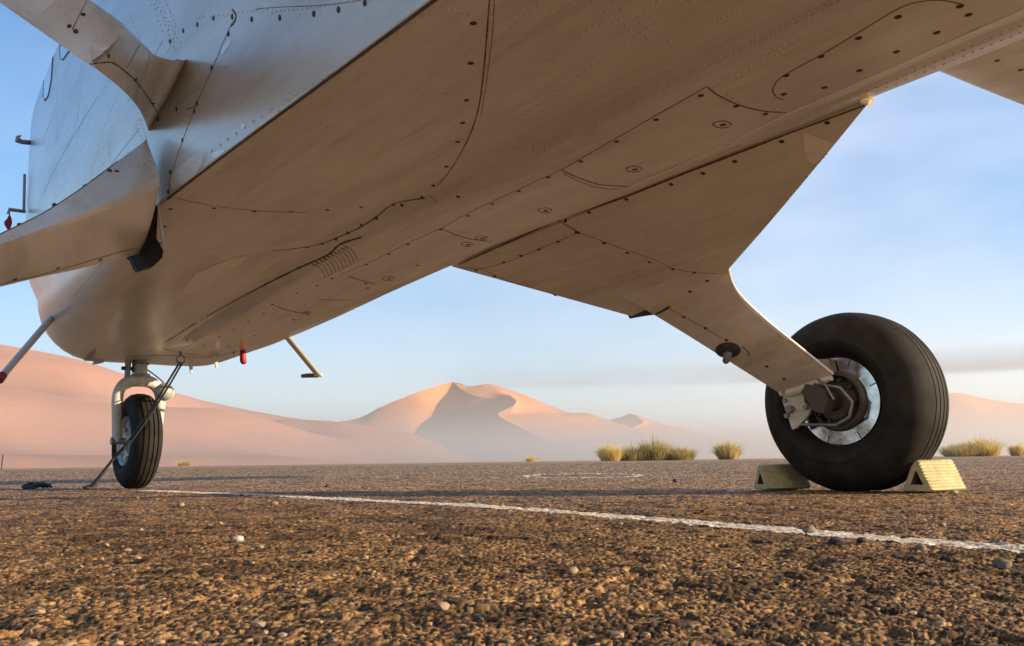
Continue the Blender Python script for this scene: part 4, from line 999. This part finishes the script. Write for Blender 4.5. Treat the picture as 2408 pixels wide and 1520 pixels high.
mb = MB(); tube(mb, [rp_at(429, 853, 0), rp_at(404, 897, .15), rp_at(357, 972, .4), rp_at(305, 1044, .65), rp_at(264, 1084, .8)], .0044, 8); mb.obj('rope_strand', M_ROPE, rope, 60)
mb = MB(); tube(mb, [rp_at(268, 1078, .78), rp_at(252, 1098, .85), rp_at(238, 1117, .9), rp_at(222, 1138, .97), rp_at(212, 1147, 1)], [.007, .0075, .009, .011, .012], 9); mb.obj('rope_tail', M_ROPE, rope, 60)
mb = MB(); gp = at_y(209, 1147, 4.10); ico(mb, gp, .022, (1.2, .9, .55), 2, .12, 3); mb.obj('rope_knot', M_ROPE, rope, 60)
# dark bundle of strap at the far left
bp_ = at_z(84, 1151); bun = MB(); rr_ = random.Random(4)
for k in range(5):
    o_ = Vector((rr_.uniform(-.045, .045), rr_.uniform(-.02, .02), .010 + .007 * k * .5)); ico(bun, bp_ + o_, .028, (1.3, .8, .42), 2, .16, k)
for k in range(3): tube(bun, catmull([bp_ + Vector((-.07 + .05 * k, 0, .012)), bp_ + Vector((-.02 + .03 * k, -.01, .034)), bp_ + Vector((.04 + .02 * k, .01, .008))], 10), .006, 6)
tag(bun.obj('strap_bundle', M_ROPE, None, 50), 'small dark bundle of webbing lying on the tarmac left of the nose wheel', 'strap')

# chocks -------------------------------------------------------------------
def chock(base_a, wd, height, axis_az, length, label):
    """triangular rubber chock: front end spans base_a..base_b on the ground; ribs run along its length"""
    a = radians(axis_az); ax_ = Vector((sin(a), cos(a), 0)); pe = Vector((-cos(a), sin(a), 0)) * -1; o0 = Vector((base_a.x, base_a.y, .004))
    def outline(off, ribs, hole=False):
        pts = []
        A = Vector((0, 0)); B = Vector((wd, 0)); T1 = Vector((wd * .42, height)); T2 = Vector((wd * .62, height))
        path = [(A + Vector((.008, 0)), B - Vector((.008, 0))), (B + Vector((0, .006)), T2 + Vector((.004, -.006))), (T2 - Vector((.004, 0)), T1 + Vector((.004, 0))), (T1 + Vector((-.004, -.006)), A + Vector((0, .006)))]
        for k, (p, q) in enumerate(path):
            n = 2 if k in (0, 2) else 37; d = (q - p).normalized(); nn_ = Vector((d.y, -d.x))
            for i in range(n):
                t = i / (n - 1); r_ = ribs * (.5 - .5 * cos(t * 2 * pi * 9)) ** .6 if n > 2 else 0
                pts.append(p.lerp(q, t) - nn_ * r_)
        return pts
    mb = MB(); prev = None; O = outline(0, .0052); n = len(O)
    to3 = lambda p, t: o0 + pe * p.x + Vector((0, 0, p.y)) + ax_ * t
    cen = Vector((wd * .48, height * .42)); shr = lambda p, k: cen + (p - cen) * k
    rings = [([shr(p, .93) for p in O], 0), (O, .007), (O, length - .007), ([shr(p, .93) for p in O], length)]
    hol = [Vector((wd * .26, height * .16)), Vector((wd * .72, height * .16)), Vector((wd * .50, height * .70))]
    hl = []
    for i in range(n):                       # hole outline sampled radially to match outer count
        d = (O[i] - cen).normalized(); best = 9
        for k in range(3):
            p, q = hol[k], hol[(k + 1) % 3]; e = q - p; den = d.x * e.y - d.y * e.x
            if abs(den) < 1e-9: continue
            w_ = p - cen; t = (w_.x * e.y - w_.y * e.x) / den; s_ = (w_.x * d.y - w_.y * d.x) / den
            if t > 0 and -.001 <= s_ <= 1.001 and t < best: best = t
        hl.append(cen + d * (best if best < 9 else .01))
    vs = []; fs = []
    seq = [(hl, length * .98)] + [(hl, 0.0)] + rings + [(hl, length)]
    seq = [(hl, length), (hl, 0.0)] + rings + [(hl, length)]
    for pts, t in seq: vs += [to3(p, t) for p in pts]
    for r_ in range(len(seq) - 1):
        for i in range(n):
            j = (i + 1) % n; fs.append((r_ * n + i, r_ * n + j, (r_ + 1) * n + j, (r_ + 1) * n + i))
    fm = [1 if f_[0] < n and f_[2] < 2 * n + n and f_[0] // n == 0 else 0 for f_ in fs]
    o = newobj('wheel_chock', vs, fs, M_YEL, None, 45, [M_YEL, M_YELD], fm); tag(o, label, 'wheel chock', 'yellow chocks under the main wheel'); 
    bm = bmesh.new(); bm.from_mesh(o.data); bmesh.ops.recalc_face_normals(bm, faces=bm.faces); bm.to_mesh(o.data); bm.free(); return o
chock(at_z(2121, 1159), .108, .102, 55, .215, 'yellow ribbed rubber chock in sunlight against the tread side of the big wheel')
chock(at_z(1771, 1153), .100, .092, 72, .185, 'shaded yellow ribbed chock half hidden behind the big wheel, on its nose-gear side')

# loose pebbles --------------------------------------------------------------
M_PB = {k: mat('pebble_' + k, c, .8, bump=(300, .6, .001), var=(120, .7, tuple(v * .6 for v in c))) for k, c in dict(tan=(.36, .25, .16), dark=(.06, .05, .045), white=(.62, .57, .48), grey=(.22, .18, .15)).items()}
PB = [(1903, 1250, .0095, 'grey', 'grey brown pebble sitting on the white line, the larger one mid right'), (1968, 1279, .0095, 'dark', 'dark flat pebble just below the white line, left of its neighbour'),
      (2028, 1275, .0070, 'dark', 'small black pebble on the lower edge of the white line'), (2166, 1292, .0065, 'grey', 'round grey pebble below the white line near the right edge'),
      (2360, 1333, .0085, 'grey', 'round brown grey pebble farthest right in the foreground'), (560, 1271, .0080, 'white', 'pale whitish pebble in the left foreground gravel'),
      (770, 1146, .0120, 'dark', 'dark pebble standing behind the shadow band, right of the nose wheel'), (2243, 1161, .0110, 'tan', 'tan pebble in front of the sunlit yellow chock'),
      (645, 1187, .0100, 'tan', 'brown pebble beside the left end of the white line'), (1720, 1157, .0120, 'white', 'pale pebble in the shadow band left of the shaded chock'),
      (425, 1190, .0100, 'tan', 'tan pebble just in front of the shadow under the nose wheel'), (2215, 1236, .0060, 'tan', 'small tan pebble behind the white line near the right edge'),
      (1588, 1133, .0130, 'dark', 'dark lump on the tarmac right of the painted circle'), (1040, 1430, .0055, 'tan', 'angular tan pebble in the nearest foreground, left of centre'),
      (1345, 1345, .0060, 'tan', 'flat tan pebble in the centre foreground')]
for i, (x, y, r_, c, lab) in enumerate(PB):
    p = at_z(x, y, .002); mb = MB(); ico(mb, (p.x, p.y, r_ * .55), r_, (1.15, .9, .72), 2, .13, i + 11)
    tag(mb.obj('pebble', M_PB[c], None, 35), lab, 'pebble', 'loose pebbles on the tarmac')
mb = {k: MB() for k in M_PB}
rr_ = random.Random(12)
for k in range(420):
    d = .6 + 27 * rr_.random() ** 1.9; x = rr_.uniform(-.75, .75) * d; r_ = rr_.choice((.0022, .003, .003, .004, .005)) * (1 + .10 * min(d, 12))
    ico(mb[rr_.choice(('tan', 'tan', 'dark', 'grey', 'tan', 'dark', 'tan', 'tan'))], (x, d, r_ * .3 + .002), r_, (1.2, .95, .62), 1, .2, k)
bm_v = []; bm_f = []; fm = []; keys = list(M_PB)
for ki, k in enumerate(keys):
    n0 = len(bm_v); bm_v += mb[k].v; bm_f += [tuple(i + n0 for i in f_) for f_ in mb[k].f]; fm += [ki] * len(mb[k].f)
o = newobj('loose_gravel', bm_v, bm_f, None, None, 30, [M_PB[k] for k in keys], fm); tag(o, 'scattered loose chippings over the stony tarmac', 'gravel', kind='stuff')

# grass tufts ---------------------------------------------------------------
def grass_mat(name, c1, c2):
    m = bpy.data.materials.new(name); m.use_nodes = True; t = m.node_tree; b = t.nodes['Principled BSDF']
    a = N(t, 'ShaderNodeTexCoord'); n = N(t, 'ShaderNodeTexNoise'); n.inputs['Scale'].default_value = 2.2; n.inputs['Detail'].default_value = 5; t.links.new(a.outputs['Object'], n.inputs[0])
    t.links.new(ramp(t, n.outputs[0], [(.35, c1), (.65, c2)]), b.inputs['Base Color']); b.inputs['Roughness'].default_value = .8
    tr_ = N(t, 'ShaderNodeBsdfTranslucent'); t.links.new(ramp(t, n.outputs[0], [(.35, c1), (.65, c2)]), tr_.inputs[0]); mx = N(t, 'ShaderNodeMixShader'); mx.inputs[0].default_value = .35
    t.links.new(b.outputs[0], mx.inputs[1]); t.links.new(tr_.outputs[0], mx.inputs[2]); t.links.new(mx.outputs[0], t.nodes['Material Output'].inputs[0]); return m
GY = grass_mat('yellow_grass', (.55, .42, .15), (.75, .63, .30)); GG = grass_mat('olive_grass', (.26, .22, .08), (.58, .48, .20)); GM = grass_mat('mixed_grass', (.38, .32, .12), (.68, .58, .26))
def tuft(cx, wpx, hpx, dist, m_, label, n=900, seed=1, lobes=1):
    base = at_y(cx, 1081, dist); base.z = -.03; hw = wpx / 2 / F * dist; hh = hpx / F * dist; rr = random.Random(seed); vs = []; fs = []
    for k in range(n):
        a = rr.uniform(0, 2 * pi); q = rr.random() ** .6; lob = rr.randrange(lobes); off = (lob - (lobes - 1) / 2) * hw * .7
        sc_ = 1.0 if lobes == 1 else (.72, 1.0, .66, .8)[lob % 4]
        p = base + Vector((off + cos(a) * q * hw * .42, sin(a) * q * hw * .42, 0)); L = hh * sc_ * (rr.uniform(.35, 1.0) + .35 * rr.random() ** 4) * (1 - .25 * q)
        lean = Vector((cos(a), sin(a), 0)) * q * rr.uniform(.2, .95) * hw * .75 / lobes ** .5; wd = .007 + .009 * rr.random(); sd = Vector((rr.uniform(-1, 1), rr.uniform(-1, 1), 0)).normalized() * wd
        i0 = len(vs); mid = p + lean * .35 + Vector((0, 0, L * .6)); tip = p + lean + Vector((0, 0, L))
        vs += [p - sd, p + sd, mid + sd * .8, mid - sd * .8, tip]; fs += [(i0, i0 + 1, i0 + 2, i0 + 3), (i0 + 3, i0 + 2, i0 + 4)]
    o = newobj('grass_tuft', vs, fs, m_, None); tag(o, label, 'grass tuft', 'desert grass tufts along the tarmac edge'); return o
tuft(1435, 92, 44, 41, GY, 'yellow grass tuft, leftmost of the row right of the big dune', 1500, 1)
tuft(1543, 150, 56, 42, GG, 'largest dark olive grass tuft in the middle of the row', 3800, 2, 3)
tuft(1712, 95, 46, 43, GM, 'olive and yellow grass tuft alone between the dark tuft and the big wheel', 1700, 3)
tuft(2285, 150, 50, 44, GY, 'broad yellow grass tuft behind the sunlit chock, right of the big wheel', 2600, 4, 2)
tuft(2395, 60, 32, 46, GY, 'low yellow grass tuft at the right edge of the picture', 900, 5)
tuft(435, 60, 14, 60, GM, 'small low yellow grass patch right of the nose wheel', 500, 6)
tuft(1250, 50, 14, 60, GY, 'tiny faint yellow tuft at the tarmac edge above the painted circle', 400, 7)
mb = MB(); pb = at_y(3, 1103, 30); pb.z = -.03; tube(mb, [pb, pb + Vector((.02, 0, .55))], .022, 8); tag(mb.obj('marker_post', M_BLACK, None), 'thin dark post standing at the tarmac edge on the far left', 'post')

# ------------------------------------------------------------------ haze
def volume_box(name, lo, hi, density, col, aniso=.3):
    vs = [(x, y, z) for x in (lo[0], hi[0]) for y in (lo[1], hi[1]) for z in (lo[2], hi[2])]
    fs = [(0, 1, 3, 2), (4, 6, 7, 5), (0, 4, 5, 1), (2, 3, 7, 6), (0, 2, 6, 4), (1, 5, 7, 3)]
    m = bpy.data.materials.new(name); m.use_nodes = True; t = m.node_tree; t.nodes.remove(t.nodes['Principled BSDF'])
    v = N(t, 'ShaderNodeVolumePrincipled'); v.inputs['Color'].default_value = (*col, 1); v.inputs['Density'].default_value = density; v.inputs['Anisotropy'].default_value = aniso
    t.links.new(v.outputs[0], t.nodes['Material Output'].inputs['Volume'])
    o = newobj(name, vs, fs, m); tag(o, kind='stuff'); return o, t, v
volume_box('haze', (-5100, -4100, -2), (5100, 4300, 420), .00012, (1.0, .95, .90))
mo, t, v = volume_box('mist_bank', (-2600, 90, -1.5), (2600, 3900, 150), .003, (1.0, .94, .89))
tcn = N(t, 'ShaderNodeTexCoord'); sx_ = N(t, 'ShaderNodeSeparateXYZ'); t.links.new(tcn.outputs['Object'], sx_.inputs[0])
nn_ = N(t, 'ShaderNodeTexNoise'); nn_.inputs['Scale'].default_value = .0035; nn_.inputs['Detail'].default_value = 3; t.links.new(tcn.outputs['Object'], nn_.inputs[0])
zz_ = mathn(t, 'SUBTRACT', sx_.outputs[2], mathn(t, 'MULTIPLY', mathn(t, 'SUBTRACT', nn_.outputs[0], .5), 34))
ex_ = mathn(t, 'POWER', 2.718, mathn(t, 'MULTIPLY', zz_, -1 / 14.5))
ny_ = mathn(t, 'MULTIPLY', mathn(t, 'SUBTRACT', sx_.outputs[1], 90), 1 / 900.0, True)
ex_ = mathn(t, 'MULTIPLY', ex_, mathn(t, 'ADD', mathn(t, 'MULTIPLY', ny_, .84), .16))
t.links.new(mathn(t, 'MINIMUM', mathn(t, 'MULTIPLY', ex_, .0100), .016), v.inputs['Density'])
